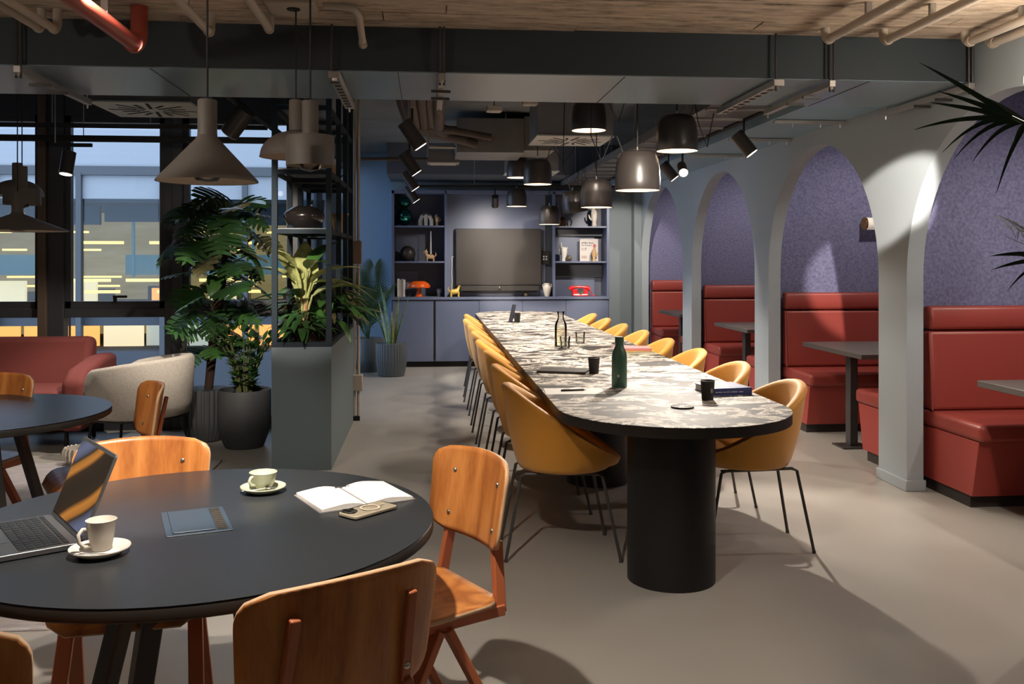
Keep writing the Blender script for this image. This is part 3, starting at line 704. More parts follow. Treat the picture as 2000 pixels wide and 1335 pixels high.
def flat_book(name, label, cat, c, w, d, h, rz, mcov, mpage=None, z=.735, spine=False):
    t = thing(name, label, cat, (c[0], c[1], z), rz)
    MB().bb(-w / 2, w / 2, -d / 2, d / 2, 0, h * .12).build('back_cover', mcov, t, smooth=False)
    MB().bb(-w / 2, w / 2, -d / 2, d / 2, h * .88, h).build('front_cover', mcov, t, smooth=False)
    MB().bb(-w / 2 + .003, w / 2 - .004, -d / 2 + .003, d / 2 - .003, h * .12, h * .88).build('page_block', mpage or M['paper'], t, smooth=False)
    if spine: MB().bb(-w / 2, w / 2, -d / 2 - .002, -d / 2 + .0028, 0, h).build('spine', mcov, t, smooth=False)
    return t
bbk = flat_book('book', 'thick blue book with pale lettering at the near end of the long table', 'book', (1.470, 4.50), .205, .215, .035, R(8), M['bluebook'], spine=True)
wp = mat('pale_book_print', (.62, .62, .66), .7)
x = -.092
random.seed(3)
for wl in (12, 5, 4, 2, 10, 1, 7):               # the spine line, too small to read: word-long runs of strokes
    for k in range(wl):
        hh = random.choice((.004, .004, .006)); MB().bb(x, x + .0016, -.1113, -.1094, .014, .014 + hh).build('spine_lettering', wp, bbk, smooth=False); x += .0030
    x += .004
    if x > .09: break
for k in range(7): MB().bb(-.10, -.02 + .012 * (k % 3), -.06 + k * .022, -.046 + k * .022, .0350, .0355).build('cover_print', mat('cream_cover_print', (.66, .58, .45), .7), bbk, smooth=False)
for k in range(6): MB().bb(.0 + .012 * k, .008 + .012 * k, -.06 + .004 * k, -.052 + .004 * k, .0350, .0354).build('cover_lettering', wp, bbk, smooth=False)
pb = G(1235, 690, .735)
flat_book('book', 'lime book lying under the pink book', 'book', (1.455, 6.42), .25, .19, .020, R(4), M['lime'])
flat_book('book', 'pink book on top of the lime book', 'book', (1.44, 6.44), .255, .19, .022, R(-4), M['pink'], z=.755, spine=True)
flat_book('notebook', 'closed black notebook on the long table', 'notebook', (.80, 5.40), .20, .29, .014, R(70), mat('black_notebook_cover', (.02, .019, .018), .55), mat('dark_page_edge', (.06, .055, .05), .8))
t = thing('sheet_of_paper', 'white sheet of paper near the left edge of the long table', 'paper', (.735, 4.60, .735), R(86))
MB().bb(-.105, .105, -.148, .148, 0, .0008).build('sheet', M['paper'], t, smooth=False)
t = thing('pen', 'black pen lying on the white sheet', 'pen', (.73, 4.60, .7358), R(8))
MB().cyl((-.065, 0, .005), (.055, 0, .005), .0045, n=10).build('barrel', M['black'], t); MB().cyl((.055, 0, .005), (.07, 0, .005), .0045, .001, 10).build('tip', M['steel'], t); MB().bb(-.06, -.02, -.001, .001, .009, .0115).build('clip', M['steel'], t)
pbt = G(1212, 757, .735)
bt = thing('water_bottle', 'matt green steel water bottle standing on the long table', 'bottle', (pbt.x, pbt.y + .03, .735))
MB().lathe([(.001, 0), (.037, 0), (.040, .004), (.040, .155), (.037, .178), (.026, .205), (.0205, .222), (.0205, .232), (.001, .232)], 40).build('bottle_body', M['bottle'], bt, ang=50)
MB().lathe([(.001, .232), (.0225, .232), (.0235, .236), (.0235, .258), (.0215, .262), (.001, .262)], 32).build('cap', M['bottle'], bt, ang=50)
em = MB()
for k in range(8):
    a = 2 * pi * k / 8; em.cyl((-.012 + .002 * cos(a), -.0387, .062 + .002 * sin(a)), (-.012 + .009 * cos(a), -.0384 + .001 * abs(cos(a)), .062 + .009 * sin(a)), .0018, .001, 5)
em.build('emblem', mat('white_print', (.7, .68, .64), .6), bt)
cp = G(1096, 677, .735)
cf = thing('carafe', 'glass carafe of water in the middle of the long table', 'carafe', (cp.x, cp.y + .02, .735))
MB().open_lathe([(.001, .004), (.040, .004), (.044, .01), (.044, .15), (.040, .175), (.022, .215), (.020, .235), (.025, .262), (.028, .266), (.030, .268), (.022, .235), (.024, .215), (.043, .176), (.047, .15), (.047, .006), (.044, 0), (.001, 0)][::-1], 32).build('carafe_glass', M['clear'], cf, ang=50)
MB().lathe([(.001, .006), (.042, .008), (.0425, .15), (.001, .15)], 28).build('water', M['water'], cf, ang=50)
def tumbler(label, p):
    g = thing('tumbler', label, 'glass', (p[0], p[1], .735), 0, 'water tumblers beside the carafe')
    MB().open_lathe([(.001, 0), (.030, 0), (.034, .005), (.036, .045), (.041, .085), (.042, .087), (.040, .087), (.034, .045), (.031, .012), (.001, .010)], 24).build('glass_body', M['clear'], g, ang=30)
    rb = MB()
    for k in range(12):
        a = 2 * pi * k / 12; rb.cyl((.0345 * cos(a), .0345 * sin(a), .004), (.038 * cos(a), .038 * sin(a), .05), .003, n=5)
    rb.build('cut_ribs', M['clear'], g)
tumbler('cut glass tumbler in front of the carafe', (cp.x + .015, cp.y - .10)); tumbler('cut glass tumbler right of the carafe', (1.20, 7.22))
co = thing('coaster', 'round black coaster with a pale pattern at the near table end', 'coaster', (1.137, 4.05, .735))
MB().lathe([(.001, 0), (.050, 0), (.0515, .002), (.0515, .007), (.048, .008), (.045, .006), (.001, .006)], 40).build('coaster_disc', M['black'], co, ang=40)
em = MB()
for k in range(10):
    a = 2 * pi * k / 10 + .1; em.bar((.014 * cos(a), .014 * sin(a), .0065), (.040 * cos(a + .25), .040 * sin(a + .25), .0065), .006, .001)
em.build('coaster_print', mat('grey_coaster_print', (.42, .39, .35), .7), co, smooth=False)
ps = G(1000, 629, .735)
s_ = thing('phone_holder', 'black phone leaning on a stand near the far table end', 'phone stand', (ps.x - .015, ps.y + .03, .735), R(25))
MB().bar((0, 0, .0), (.05, 0, .185), .075, .010, upv=(1, 0, 0)).build('phone', M['tvf'], s_, bevel=.004)
MB().bar((.07, 0, .0), (.035, 0, .12), .05, .006, upv=(1, 0, 0)).build('stand_leg', M['black'], s_)
MB().bb(-.02, .08, -.03, .03, 0, .006).build('stand_base', M['black'], s_)
# ================================================================ BOOTHS
def bench(label, yc, face, x0=3.03, x1=4.58, depth=.66):
    """face -1: seat towards the viewer, +1: away; back stands against the partition at yc"""
    t = thing('booth_bench', label, 'bench', (0, yc + face * .072, 0), 0, 'red leather booth benches')
    f = face
    def bx(a, b, z0, z1): return (min(f * a, f * b), max(f * a, f * b), z0, z1)
    d = depth
    b = MB().prismx([(f * .0, .07), (f * (d - .10), .07), (f * (d - .035), .385), (f * .0, .385)], x0 + .005, x1); b.build('base_panel', M['redpanel'], t, smooth=False, bevel=.003)
    MB().bb(x0 + .02, x1, *bx(.0, d - .14, 0, .07)).build('plinth', mat('black_brown_plinth', (.03, .025, .022), .6), t, smooth=False)
    MB().bb(x0 - .005, x1, *bx(.0, d, .385, .485)).build('seat_cushion', M['leather'], t, bevel=.028, seg=4)
    p = [(f * .002, .487), (f * .125, .487), (f * .115, .62), (f * .085, .965), (f * .002, .965)]
    MB().prismx(p, x0, x1).build('backrest', M['leather'], t, bevel=.022, seg=3)
    p = [(f * .002, .972), (f * .095, .972), (f * .112, 1.04), (f * .085, 1.115), (f * .002, 1.115)]
    MB().prismx(p, x0, x1).build('headrest', M['leather'], t, bevel=.02, seg=3)
    s = MB(); s.tube([(x0 - .001, f * .128, .49), (x0 - .001, f * .118, .62), (x0 - .001, f * .088, .962)], .006, 6).build('piping', M['leather'], t)
    return t
pcs = (3.22, 5.50, 7.765, 10.07, 12.45)
wh = ['front', 'second', 'third', 'rearmost']
for i in range(4):
    nm = ['in the nearest booth at the right edge', 'in the second booth from the viewer', 'in the third booth from the viewer', 'in the farthest booth'][i]
    bench('red leather bench facing the viewer ' + nm, pcs[i + 1], -1, depth=.62)
    bench('red leather bench turned away from the viewer ' + nm, pcs[i], 1, depth=.74)
    yc = (pcs[i] + pcs[i + 1]) / 2
    t = thing('booth_table', 'grey-brown booth table ' + nm, 'table', (2.985, yc, 0), 0, 'booth tables')
    y2 = .50 if i else .42
    MB().bb(.0, 1.25, -y2, y2, .705, .74).build('tabletop', M['boothtop'], t, bevel=.003)
    MB().bb(.14, .20, -.04, .04, .012, .705).build('leg', M['darksteel'], t, bevel=.004)
    MB().bb(1.05, 1.11, -.04, .04, .012, .705).build('leg', M['darksteel'], t, bevel=.004)
    MB().bb(.06, .28, -.10, .10, 0, .012).build('base_plate', M['darksteel'], t, bevel=.003)
    MB().bb(.97, 1.19, -.10, .10, 0, .012).build('base_plate', M['darksteel'], t, bevel=.003)
    MB().bb(.10, 1.15, -.03, .03, .68, .705).build('top_rail', M['darksteel'], t)
sc = thing('wall_sconce', 'tube wall lamp with brass ends on the purple partition of the second booth', 'wall lamp', (3.74, 7.715, 1.707))
MB().cyl((.02, -.075, 0), (.33, -.075, 0), .052, n=32).build('glass_tube', M['sconce'], sc, ang=40)
for xx in (0, .33): MB().cyl((xx, -.075, 0), (xx + .02, -.075, 0), .055, n=32).build('brass_cap', M['gold'], sc, ang=40, bevel=.003)
MB().bb(.08, .27, -.022, 0, -.04, .04).build('wall_plate', M['gold'], sc, bevel=.003)

# ================================================================ CABINET WALL
CY = 12.0
cab = thing('wall_cabinet', 'built-in indigo cabinet with open shelves either side of the screen', 'cabinet', (0, CY, 0))
X0, X1, XL, XR0, XR1 = -.47, 2.385, .215, 1.665, 2.345
def cb(name, m, *a, bev=.002, parent=cab): return MB().bb(*a).build(name, m, parent, bevel=bev)
cb('counter', M['cab'], X0, X1, -.02, .45, .875, .91)
cb('plinth', M['black'], X0 + .02, X1 - .02, .05, .40, 0, .07)
cb('carcass', M['cabin'], X0, X1, .022, .44, .07, .873)
dx = [-.455, .075, .095, .665, 1.235, 1.81, 2.37]
for a, b in ((-.455, .070), (.098, .662), (.666, 1.232), (1.236, 1.806), (1.810, 2.372)):
    cb('door', M['cab'], a, b, 0, .02, .075, .868, bev=.003)
cb('finger_groove', M['black'], .072, .096, .004, .02, .10, .85, bev=0)
cb('side_panel', M['cab'], X0, X0 + .035, 0, .45, .91, 2.29); cb('side_panel', M['cab'], X1 - .035, X1, 0, .45, .91, 2.29)
cb('inner_side', M['cab'], XL, XL + .03, .0, .45, .91, 2.29); cb('inner_side', M['cab'], XR0 - .03, XR0, 0, .45, .91, 2.29)
cb('top_panel', M['cab'], X0, X1, 0, .45, 2.25, 2.30)
cb('centre_panel', M['cab'], XL + .03, 1.545, .10, .16, .91, 2.25)
cb('shaded_recess', mat('navy_shadow', (.018, .024, .036), .5), 1.545, XR0 - .03, .12, .16, .91, 2.25)  # gap beside the screen, its shade put into the dark colour
cb('rear_panel', M['cabin'], X0, X1, .41, .45, .91, 2.25)
for z in (1.352, 1.815):
    cb('shelf_board', M['cab'], X0 + .035, XL, .01, .41, z, z + .022)
    cb('shelf_board', M['cab'], XR0, XR1 + .005, .01, .41, z, z + .022)
for z in (.91, 1.374, 1.837):                       # back plates standing in the compartments
    cb('back_plate', M['cab'], X0 + .04, -.13, .38, .405, z, z + .33)
cb('under_shelf_shadow', mat('navy_shadow', (.018, .024, .036), .5), XR0, XR1, .30, .34, 1.16, 1.352); cb('under_shelf_shadow', mat('navy_shadow', (.018, .024, .036), .5), XR0, XR1, .30, .34, 1.71, 1.815)  # dark boards stand for the shadow under the right-hand shelves
cb('rear_plate', M['cab'], XR0, 2.25, .36, .40, .91, 1.16); cb('rear_plate', M['cab'], XR0, 2.25, .36, .40, 1.374, 1.71); cb('rear_plate', M['cab'], XR0, 2.25, .36, .40, 1.837, 2.25)
tv = thing('television', 'large switched-off wall screen above the counter', 'television', (0, CY + .04, 0))
MB().bb(.36, 1.482, -.02, .03, 1.06, 1.80).build('housing', M['tvf'], tv, bevel=.004)
MB().bb(.37, 1.472, -.023, -.019, 1.075, 1.79).build('screen', M['tvs'], tv, smooth=False)
MB().bb(.75, 1.1, .03, .06, 1.25, 1.6).build('wall_bracket', M['black'], tv)
sb = thing('soundbar', 'long black soundbar with a small camera below the screen', 'soundbar', (0, CY + .03, 0))
MB().bb(.42, 1.45, -.05, .07, .985, 1.055).build('bar_body', mat('soundbar_mesh', (.025, .021, .018), .6), sb, bevel=.006)
MB().lathe([(.001, 0), (.016, 0), (.018, .03), (.001, .034)], 20, (.93, -.06, 1.02)).build('camera_eye', M['steel'], sb)
MB().bb(.45, 1.42, -.03, .07, .965, .985).build('lower_edge', M['black'], sb)
cn = thing('control_panel', 'small black room control panel beside the screen', 'panel', (1.545, CY + .09, 1.42))
MB().bb(-.065, .055, -.02, .01, -.09, .09).build('panel_body', M['black'], cn, bevel=.004)
for k in range(4): MB().bb(-.035 + .035 * (k % 2), -.015 + .035 * (k % 2), -.0215, -.019, -.03 + .035 * (k // 2), -.01 + .035 * (k // 2)).build('panel_key', mat('pale_key_print', (.35, .35, .36), .5), cn)

# ---- decor
def C(px, py, dy=.12): return D(px, py, CY + dy)
# double mirror ball vase
p = C(789, 441); d = thing('mirror_ball_lamp', 'teal mirrored glass lamp of two stacked balls on the top left shelf', 'lamp', (p.x, CY + .17, 1.837))
MB().ell((0, 0, .12), .105, .105, .12, 28, 18).build('lower_ball', M['mirror'], d, ang=80); MB().ell((0, 0, .305), .088, .088, .075, 28, 18).build('upper_ball', M['mirror'], d, ang=80)
MB().lathe([(.001, .225), (.034, .225), (.034, .245), (.001, .245)], 20).build('neck', M['gold'], d)
p = C(832, 441); d = thing('arch_sculpture', 'cream double-arch animal sculpture on the top left shelf', 'sculpture', (p.x, CY + .17, 1.837))
MB().tube([(-.075, 0, 0), (-.075, 0, .07), (-.05, 0, .125), (.0, 0, .148), (.05, 0, .125), (.072, 0, .07), (.072, 0, 0)], .026, 12).build('outer_arch', M['cream'], d)
MB().tube([(0.0, 0, 0), (0.0, 0, .14)], [.022, .03], 12).build('middle_leg', M['cream'], d)
MB().tube([(-.05, -.028, .135), (0, -.03, .165), (.05, -.028, .13)], .006, 8).build('black_line', M['black'], d)
def hand(label, loc, s, m, rz=0, kind='open'):
    d = thing('hand_figure', label, 'figurine', loc, rz)
    b = MB(); b.tube([(0, 0, 0), (0, 0, .05 * s), (0, 0, .10 * s), (0, 0, .145 * s)], [.030 * s, .024 * s, .036 * s, .036 * s], 12); b.build('wrist_and_palm', m, d, ang=80)
    L_ = [.055, .075, .082, .07]
    for k in range(4):
        x = (-.027 + .018 * k) * s; l = L_[k] * s; bend = .0
        if kind == 'two' and k in (2, 3): l *= .35
        if kind == 'wave': bend = (.02 - .012 * k) * s
        if kind == 'fist' and k != 3: l *= .3
        MB().tube([(x, 0, .135 * s), (x * 1.15 + bend * .5, 0, .135 * s + l * .55), (x * 1.25 + bend, -.006 * s, .135 * s + l)], [.0095 * s, .0088 * s, .006 * s], 8).build('finger', m, d, ang=80)
    MB().tube([(.028 * s, -.005, .075 * s), (.052 * s, -.01, .10 * s), (.060 * s, -.012, .135 * s)], [.012 * s, .010 * s, .007 * s], 8).build('thumb', m, d, ang=80)
    return d
p = C(854, 441); hand('small tan wooden hand beside the arch sculpture', (p.x, CY + .17, 1.837), .75, M['tan'], 0, 'two')
p = C(1158, 441); hand('tall cream plaster hand on the top right shelf', (p.x + .02, CY + .14, 1.837), 1.15, M['cream'], R(180), 'wave')
p = C(1102, 510); d = hand('white plaster hand on the middle right shelf', (p.x, CY + .13, 1.374), 1.2, mat('white_plaster', (.68, .64, .60), .7), R(160), 'fist')
p = C(1160, 510); hand('tan wooden hand in front of the framed print', (p.x, CY + .12, 1.374), .85, M['tan'], R(10), 'wave')
p = C(1152, 510); d = thing('framed_print', 'pale framed print with grey and pink shapes on the middle right shelf', 'picture', (p.x + .01, CY + .25, 1.374), 0)
fr = MB().bb(-.125, .125, -.008, .008, 0, .30).build('print_sheet', mat('print_paper', (.62, .58, .55), .7), d, bevel=.002)
ink = {'g': mat('grey_print_ink', (.16, .16, .18), .8), 'p': mat('pink_print_ink', (.50, .15, .17), .8), 'b': mat('blue_grey_print_ink', (.13, .16, .20), .8)}
random.seed(5)
for r_, (zz, n_, h_) in enumerate(((.235, 7, .022), (.205, 6, .020), (.165, 3, .016), (.145, 3, .010))):
    for k in range(n_): MB().bb(-.10 + k * .024, -.10 + k * .024 + random.uniform(.012, .02), -.0095, -.0082, zz, zz + h_ * random.uniform(.6, 1)).build('print_mark', ink['g'], d, smooth=False)
MB().ell((.075, -.009, .205), .022, .0015, .028, 12, 8).build('print_shape', ink['p'], d); MB().bb(.03, .105, -.0095, -.0082, .03, .085).build('print_shape', ink['b'], d, smooth=False); MB().bb(-.10, -.03, -.0095, -.0082, .035, .075).build('print_shape', mat('pale_pink_ink', (.48, .38, .36), .8), d, smooth=False)
p = C(1109, 510); tag(MB().ell((0, 0, .04), .04, .04, .04, 20, 12).lathe([(.001, 0), (.018, 0), (.014, .006), (.001, .006)], 16).build('stone_ball', mat('olive_stone', (.10, .085, .05), .35), None, ang=80, loc=(p.x + .01, CY + .07, 1.374)), 'small olive stone ball in front of the white plaster hand', 'ornament')
p = C(796, 510); d = thing('ball_vase', 'big dark bronze ball vase on the middle left shelf', 'vase', (p.x, CY + .17, 1.374))
MB().lathe([(.001, 0), (.04, 0)] + [(.103 * sin(R(a)), .100 - .103 * cos(R(a))) for a in range(25, 165, 8)] + [(.02, .2), (.016, .19), (.001, .18)], 32).build('vase_body', mat('dark_bronze_glaze', (.04, .03, .026), .35), d, ang=80)
def animal(label, loc, m, candle=True, s=1.0, rz=0, ears=True):
    d = thing('candle_holder', label, 'candle holder', loc, rz)
    MB().tube([(-.05 * s, 0, .045 * s), (-.03 * s, 0, .055 * s), (.02 * s, 0, .06 * s), (.045 * s, 0, .085 * s), (.05 * s, 0, .11 * s)], [.022 * s, .034 * s, .032 * s, .024 * s, .017 * s], 12).build('body', m, d, ang=80)
    MB().ell((.056 * s, 0, .122 * s), .026 * s, .022 * s, .022 * s, 14, 10).ell((.08 * s, 0, .116 * s), .013 * s, .010 * s, .009 * s, 10, 8).build('head', m, d, ang=80)
    for sy in (-1, 1):
        MB().cyl((.05 * s, sy * .013 * s, .134 * s), (.046 * s, sy * .018 * s, .160 * s), .010 * s, .001, 8).build('ear', m, d)
        for x in (-.045, .04): MB().tube([(x * s, sy * .018 * s, .055 * s), (x * s, sy * .02 * s, .0)], [.012 * s, .009 * s], 8).build('leg', m, d)
    MB().tube([(-.06 * s, 0, .06 * s), (-.08 * s, 0, .085 * s), (-.075 * s, 0, .115 * s)], [.009 * s, .008 * s, .004 * s], 8).build('tail', m, d)
    return d
def candle(label, loc, h):
    d = thing('taper_candle', label, 'candle', loc)
    MB().cyl((0, 0, 0), (0, 0, h), .0115, .006, 14).build('wax', M['candle'], d); MB().cyl((0, 0, h), (0, 0, h + .012), .0012, n=5).build('wick', M['black'], d)
p = C(840, 510); animal('small tan fox candle holder on the middle left shelf', (p.x, CY + .15, 1.374), M['tan'], rz=R(190), s=1.0); candle('thin pale candle on the tan fox holder', (p.x + .01, CY + .15, 1.374 + .094), .30)
p = C(888, 579); animal('yellow glazed cat candle holder on the counter by the screen', (p.x, CY + .04, .91), M['yellowfig'], s=1.15, rz=R(8)); candle('tall pale candle on the yellow cat', (p.x + .055, CY + .04, .91 + .158), .36)
d = thing('cable_loop', 'white cable hanging down the panel beside the screen', 'cable', (p.x - .03, CY + .09, .91)); MB().tube([(.02, 0, .52), (-.005, 0, .525), (-.01, 0, .3), (-.004, 0, .2), (-.012, 0, .1), (-.006, 0, .005)], .006, 8).build('cable', M['candle'], d)
# orange mushroom lamp
p = C(818, 580); d = thing('mushroom_lamp', 'glossy orange mushroom table lamp on the counter', 'lamp', (p.x, CY + .16, .91))
MB().lathe([(.001, 0), (.058, 0), (.06, .006), (.045, .012), (.030, .05), (.026, .09), (.034, .12), (.001, .12)], 32).build('lamp_foot', M['orange'], d, ang=50)
MB().lathe([(.001, .115), (.10, .115), (.148, .118), (.152, .13), (.145, .155), (.115, .185), (.09, .198), (.085, .203), (.001, .205)], 40).build('lamp_shade', M['orange'], d, ang=50)
p = C(858, 580); d = thing('steel_beaker', 'small grey metal beaker on the counter beside the orange lamp', 'cup', (p.x, CY + .15, .91))
MB().lathe([(.001, 0), (.026, 0), (.036, .10), (.033, .10), (.024, .008), (.001, .008)], 24).build('beaker_body', mat('dull_pewter', (.30, .29, .30), .35, metal=.7), d, ang=50); MB().lathe([(.0335, .06), (.0345, .062), (.0345, .07), (.034, .072)], 24).build('band', M['steel'], d)
for k in range(4):
    o = thing('book', ['thin pale book at the outer end of the row on the left counter', 'cream book second in the row on the left counter', 'grey book third in the row on the left counter', 'white book innermost in the row on the left counter'][k], 'book', (-.40 + k * .026, CY + .13, .91), 0)
    h = .235 - .012 * (k % 2); cm = [M['paper'], mat('cream_book', (.5, .46, .4), .7), mat('grey_book', (.30, .30, .31), .7), M['paper']][k]
    MB().bb(0, .003, 0, .16, 0, h).bb(.021, .024, 0, .16, 0, h).bb(0, .024, -.003, 0, 0, h).build('cover', cm, o, smooth=False); MB().bb(.003, .021, 0, .155, .003, h - .004).build('page_block', M['paper'], o, smooth=False)
p = C(1026, 578); d = thing('bud_vase', 'small round brown ornament on the counter below the screen', 'ornament', (p.x, CY + .05, .91)); MB().lathe([(.001, 0), (.02, 0), (.036, .03), (.034, .055), (.012, .07), (.001, .07)], 24).build('vase_body', mat('brown_glaze', (.15, .12, .07), .3), d, ang=70)
MB().lathe([(.012, .07), (.014, .075), (.011, .075)], 16).build('rim', M['gold'], d)
p = C(1067, 578); d = thing('amphora_vase', 'cream amphora vase on the counter right of the screen', 'vase', (p.x, CY + .04, .91))
MB().lathe([(.001, 0), (.028, 0), (.032, .01), (.045, .06), (.056, .11), (.050, .135), (.034, .155), (.036, .172), (.040, .176), (.034, .176), (.03, .155), (.001, .14)], 32).build('vase_body', M['cream'], d, ang=60)
for sx in (-1, 1): MB().tube([(sx * .034, 0, .160), (sx * .056, 0, .158), (sx * .058, 0, .135), (sx * .05, 0, .122)], .006, 8).build('vase_handle', M['cream'], d)
p = C(1132, 579); d = thing('telephone', 'red rotary telephone on the right counter', 'telephone', (p.x, CY + .10, .91))
MB().prismx([(-.085, 0), (.085, 0), (.075, .05), (.03, .095), (-.02, .09), (-.075, .035)], -.105, .105).build('phone_base', M['redgloss'], d, bevel=.015, seg=3)
MB().lathe([(.001, 0), (.045, 0), (.045, .008), (.001, .010)], 28).build('dial', M['steel'], d, loc=(0, -.056, .062), rot=(R(48), 0, 0))
MB().tube([(-.135, .02, .088), (-.11, .02, .112), (-.05, .02, .122), (.05, .02, .122), (.11, .02, .112), (.135, .02, .088)], [.026, .026, .016, .016, .026, .026], 12).build('handset', M['redgloss'], d)
MB().tube([(.135, .02, .08), (.16, .0, .04), (.15, -.03, .012), (.20, -.04, .008)], .007, 8).build('cord', M['redgloss'], d)
for k, px in enumerate((1100, 1112)):
    p = C(px, 441); d = thing('glass_ornament', ['amber glass ornament on the top right shelf', 'clear faceted glass ornament on the top right shelf'][k], 'ornament', (p.x, CY + .14, 1.837))
    MB().ell((0, 0, .055), .05 - .005 * k, .045, .055 + .02 * (1 - k), 10 - k * 3, 6).build('glass_body', [glass_mat('amber_glass', (.75, .55, .3), 1.6), M['clear']][k], d, ang=20); MB().lathe([(.001, 0), (.03, 0), (.03, .006), (.001, .006)], 16).build('foot', M['gold'], d)

# ================================================================ LOUNGE
sf = thing('sofa', 'brick red fabric sofa in front of the window', 'sofa', (-3.43, 7.30, 0))
MB().bb(-.92, .92, -.38, .33, .16, .32).build('base', M['sofa'], sf, bevel=.02, seg=3)
for sx in (-1, 1):
    MB().bb(-.86 if sx < 0 else .005, -.005 if sx < 0 else .78, -.42, .12, .31, .45).build('seat_cushion', M['sofa'], sf, bevel=.035, seg=4)
    pts = [(-.44, .16), (.33, .16), (.33, .66), (.05, .655), (-.30, .60), (-.42, .52)]
    MB().prismx(pts, (.80 if sx > 0 else -.96), (.96 if sx > 0 else -.80)).build('armrest', M['sofa'], sf, bevel=.045, seg=4)
    for sy in (-.30, .25): MB().cyl((sx * .80, sy, 0), (sx * .80, sy, .16), .016, n=12).build('leg', M['black'], sf)
MB().prismx([(.10, .40), (.34, .30), (.36, .78), (.22, .80)], -.93, .80).build('backrest', M['sofa'], sf, bevel=.05, seg=4)
# oatmeal barrel armchair, back to the right, open to the left
ac = thing('armchair', 'oatmeal barrel armchair with black legs beside the red sofa', 'armchair', (-2.09, 6.92, 0), R(80))
N = 40; T_ = [R(-140 + 280 * i / N) for i in range(N + 1)]     # 0 = back (local -y)
def acp(t, r, z): return (r * sin(t), -r * cos(t) * .95, z)
rows = []
for k, (r, z) in enumerate(((.30, .27), (.355, .29), (.375, .36), (.385, .48))): rows.append([acp(t, r, z) for t in T_])
def top(t, off, dz):
    a = abs(t) / R(140); return acp(t, .392 + off, .70 - .10 * a ** 2 - (.16 * max(0, (a - .86) / .14) ** 2) + dz)
rows += [[top(t, 0, -.02) for t in T_], [top(t, -.015, .0) for t in T_], [top(t, -.055, .0) for t in T_], [top(t, -.07, -.02) for t in T_], [acp(t, .31, .48) for t in T_], [acp(t, .29, .36) for t in T_]]
MB().grid(rows).build('shell', M['armfab'], ac, ang=80, solid=.012)
MB().lathe([(.001, .30), (.28, .30), (.30, .33), (.30, .40), (.27, .43), (.001, .435)], 40).build('seat_cushion', M['armfab'], ac, ang=70)
MB().tube([acp(R(a), .34, .275) for a in range(-180, 181, 12)], .012, 8).build('base_ring', M['black'], ac)
for a in (-140, -40, 40, 140): MB().tube([acp(R(a), .33, .275), acp(R(a), .37, 0)], .011, 8).build('leg', M['black'], ac)
th = thing('fringed_basket', 'low cream fringed basket on the floor between sofa and armchair', 'basket', (-2.36, 6.52, .012))
MB().lathe([(.001, 0), (.08, 0), (.095, .03), (.095, .11), (.085, .11), (.08, .03), (.001, .02)], 24).build('basket_body', M['armfab'], th, ang=60)
fr_ = MB()
for i in range(20):
    a = 2 * pi * i / 20; fr_.tube([(.094 * cos(a), .094 * sin(a), .112), (.108 * cos(a), .108 * sin(a), .085), (.106 * cos(a), .106 * sin(a), .03)], .007, 5)
fr_.build('fringe', mat('cream_wool', (.55, .50, .43), .95), th)

# ================================================================ PLANTER WITH SHELF FRAME
PX0, PX1, PY0, PY1 = -1.03, -.64, 6.21, 8.0
pl = thing('shelf_planter', 'slate planter box carrying a tall dark open shelf frame', 'planter', (0, 0, 0))
for nm, a in (('front_panel', (PX0, PX1, PY0, PY0 + .02, 0, .82)), ('back_panel', (PX0, PX1, PY1 - .02, PY1, 0, .82)), ('side_panel', (PX1 - .02, PX1, PY0 + .02, PY1 - .02, 0, .82)), ('side_panel', (PX0, PX0 + .02, PY0 + .02, PY1 - .02, 0, .82))):
    MB().bb(*a).build(nm, M['planter'], pl, smooth=False)
MB().bb(PX0 + .02, PX1 - .02, PY0 + .02, PY1 - .02, .70, .79).build('soil', M['soil'], pl, smooth=False)
r_ = MB(); fm = mat('slate_blue_steel_frame', (.020, .029, .038), .7, spec=.15)
for a in ((PX0, PX1, PY0 - .004, PY0 + .036), (PX0, PX1, PY1 - .036, PY1 + .004), (PX0 - .003, PX0 + .035, PY0, PY1), (PX1 - .035, PX1 + .003, PY0, PY1)):
    MB().bb(*a, .82, .85).build('top_rim', fm, pl, smooth=False)
for x in (PX0 + .018, PX1 - .018):
    for yy in (PY0 + .018, 6.90, 7.45, PY1 - .018):
        MB().bb(x - .018, x + .018, yy - .018, yy + .018, .85, 2.80).build('post', fm, pl, smooth=False)
for z in (1.60, 1.995, 2.42):
    for yy in (PY0 + .018, 6.90, 7.45, PY1 - .018): MB().bb(PX0 + .036, PX1 - .036, yy - .016, yy + .016, z - .03, z).build('cross_rail', fm, pl, smooth=False)
    for x in (PX0 + .018, PX1 - .018): MB().bb(x - .014, x + .014, PY0 + .036, PY1 - .036, z - .03, z - .002).build('side_rail', fm, pl, smooth=False)
for z, ya, yb in ((1.60, 6.23, 6.90), (1.60, 7.45, 7.98), (1.995, 6.23, 7.45), (1.995, 7.45, 7.98), (2.42, 6.23, 7.98)):
    MB().bb(PX0 + .034, PX1 - .034, ya, yb, z, z + .008).build('shelf_board', mat('grey_shelf_glass', (.16, .18, .19), .25), pl, smooth=False)
d = thing('black_vase', 'wide squat black vase on the planter shelf', 'vase', (-.855, 6.50, 1.608))
MB().lathe([(.001, 0), (.07, 0), (.115, .035), (.145, .085), (.135, .115), (.085, .150), (.05, .160), (.045, .158), (.001, .14)], 40).build('vase_body', mat('black_gloss_glaze', (.015, .012, .011), .2), d, ang=60)
d = thing('crystal_vase', 'tall clear crystal vase behind the black vase', 'vase', (-.80, 6.80, 1.608))
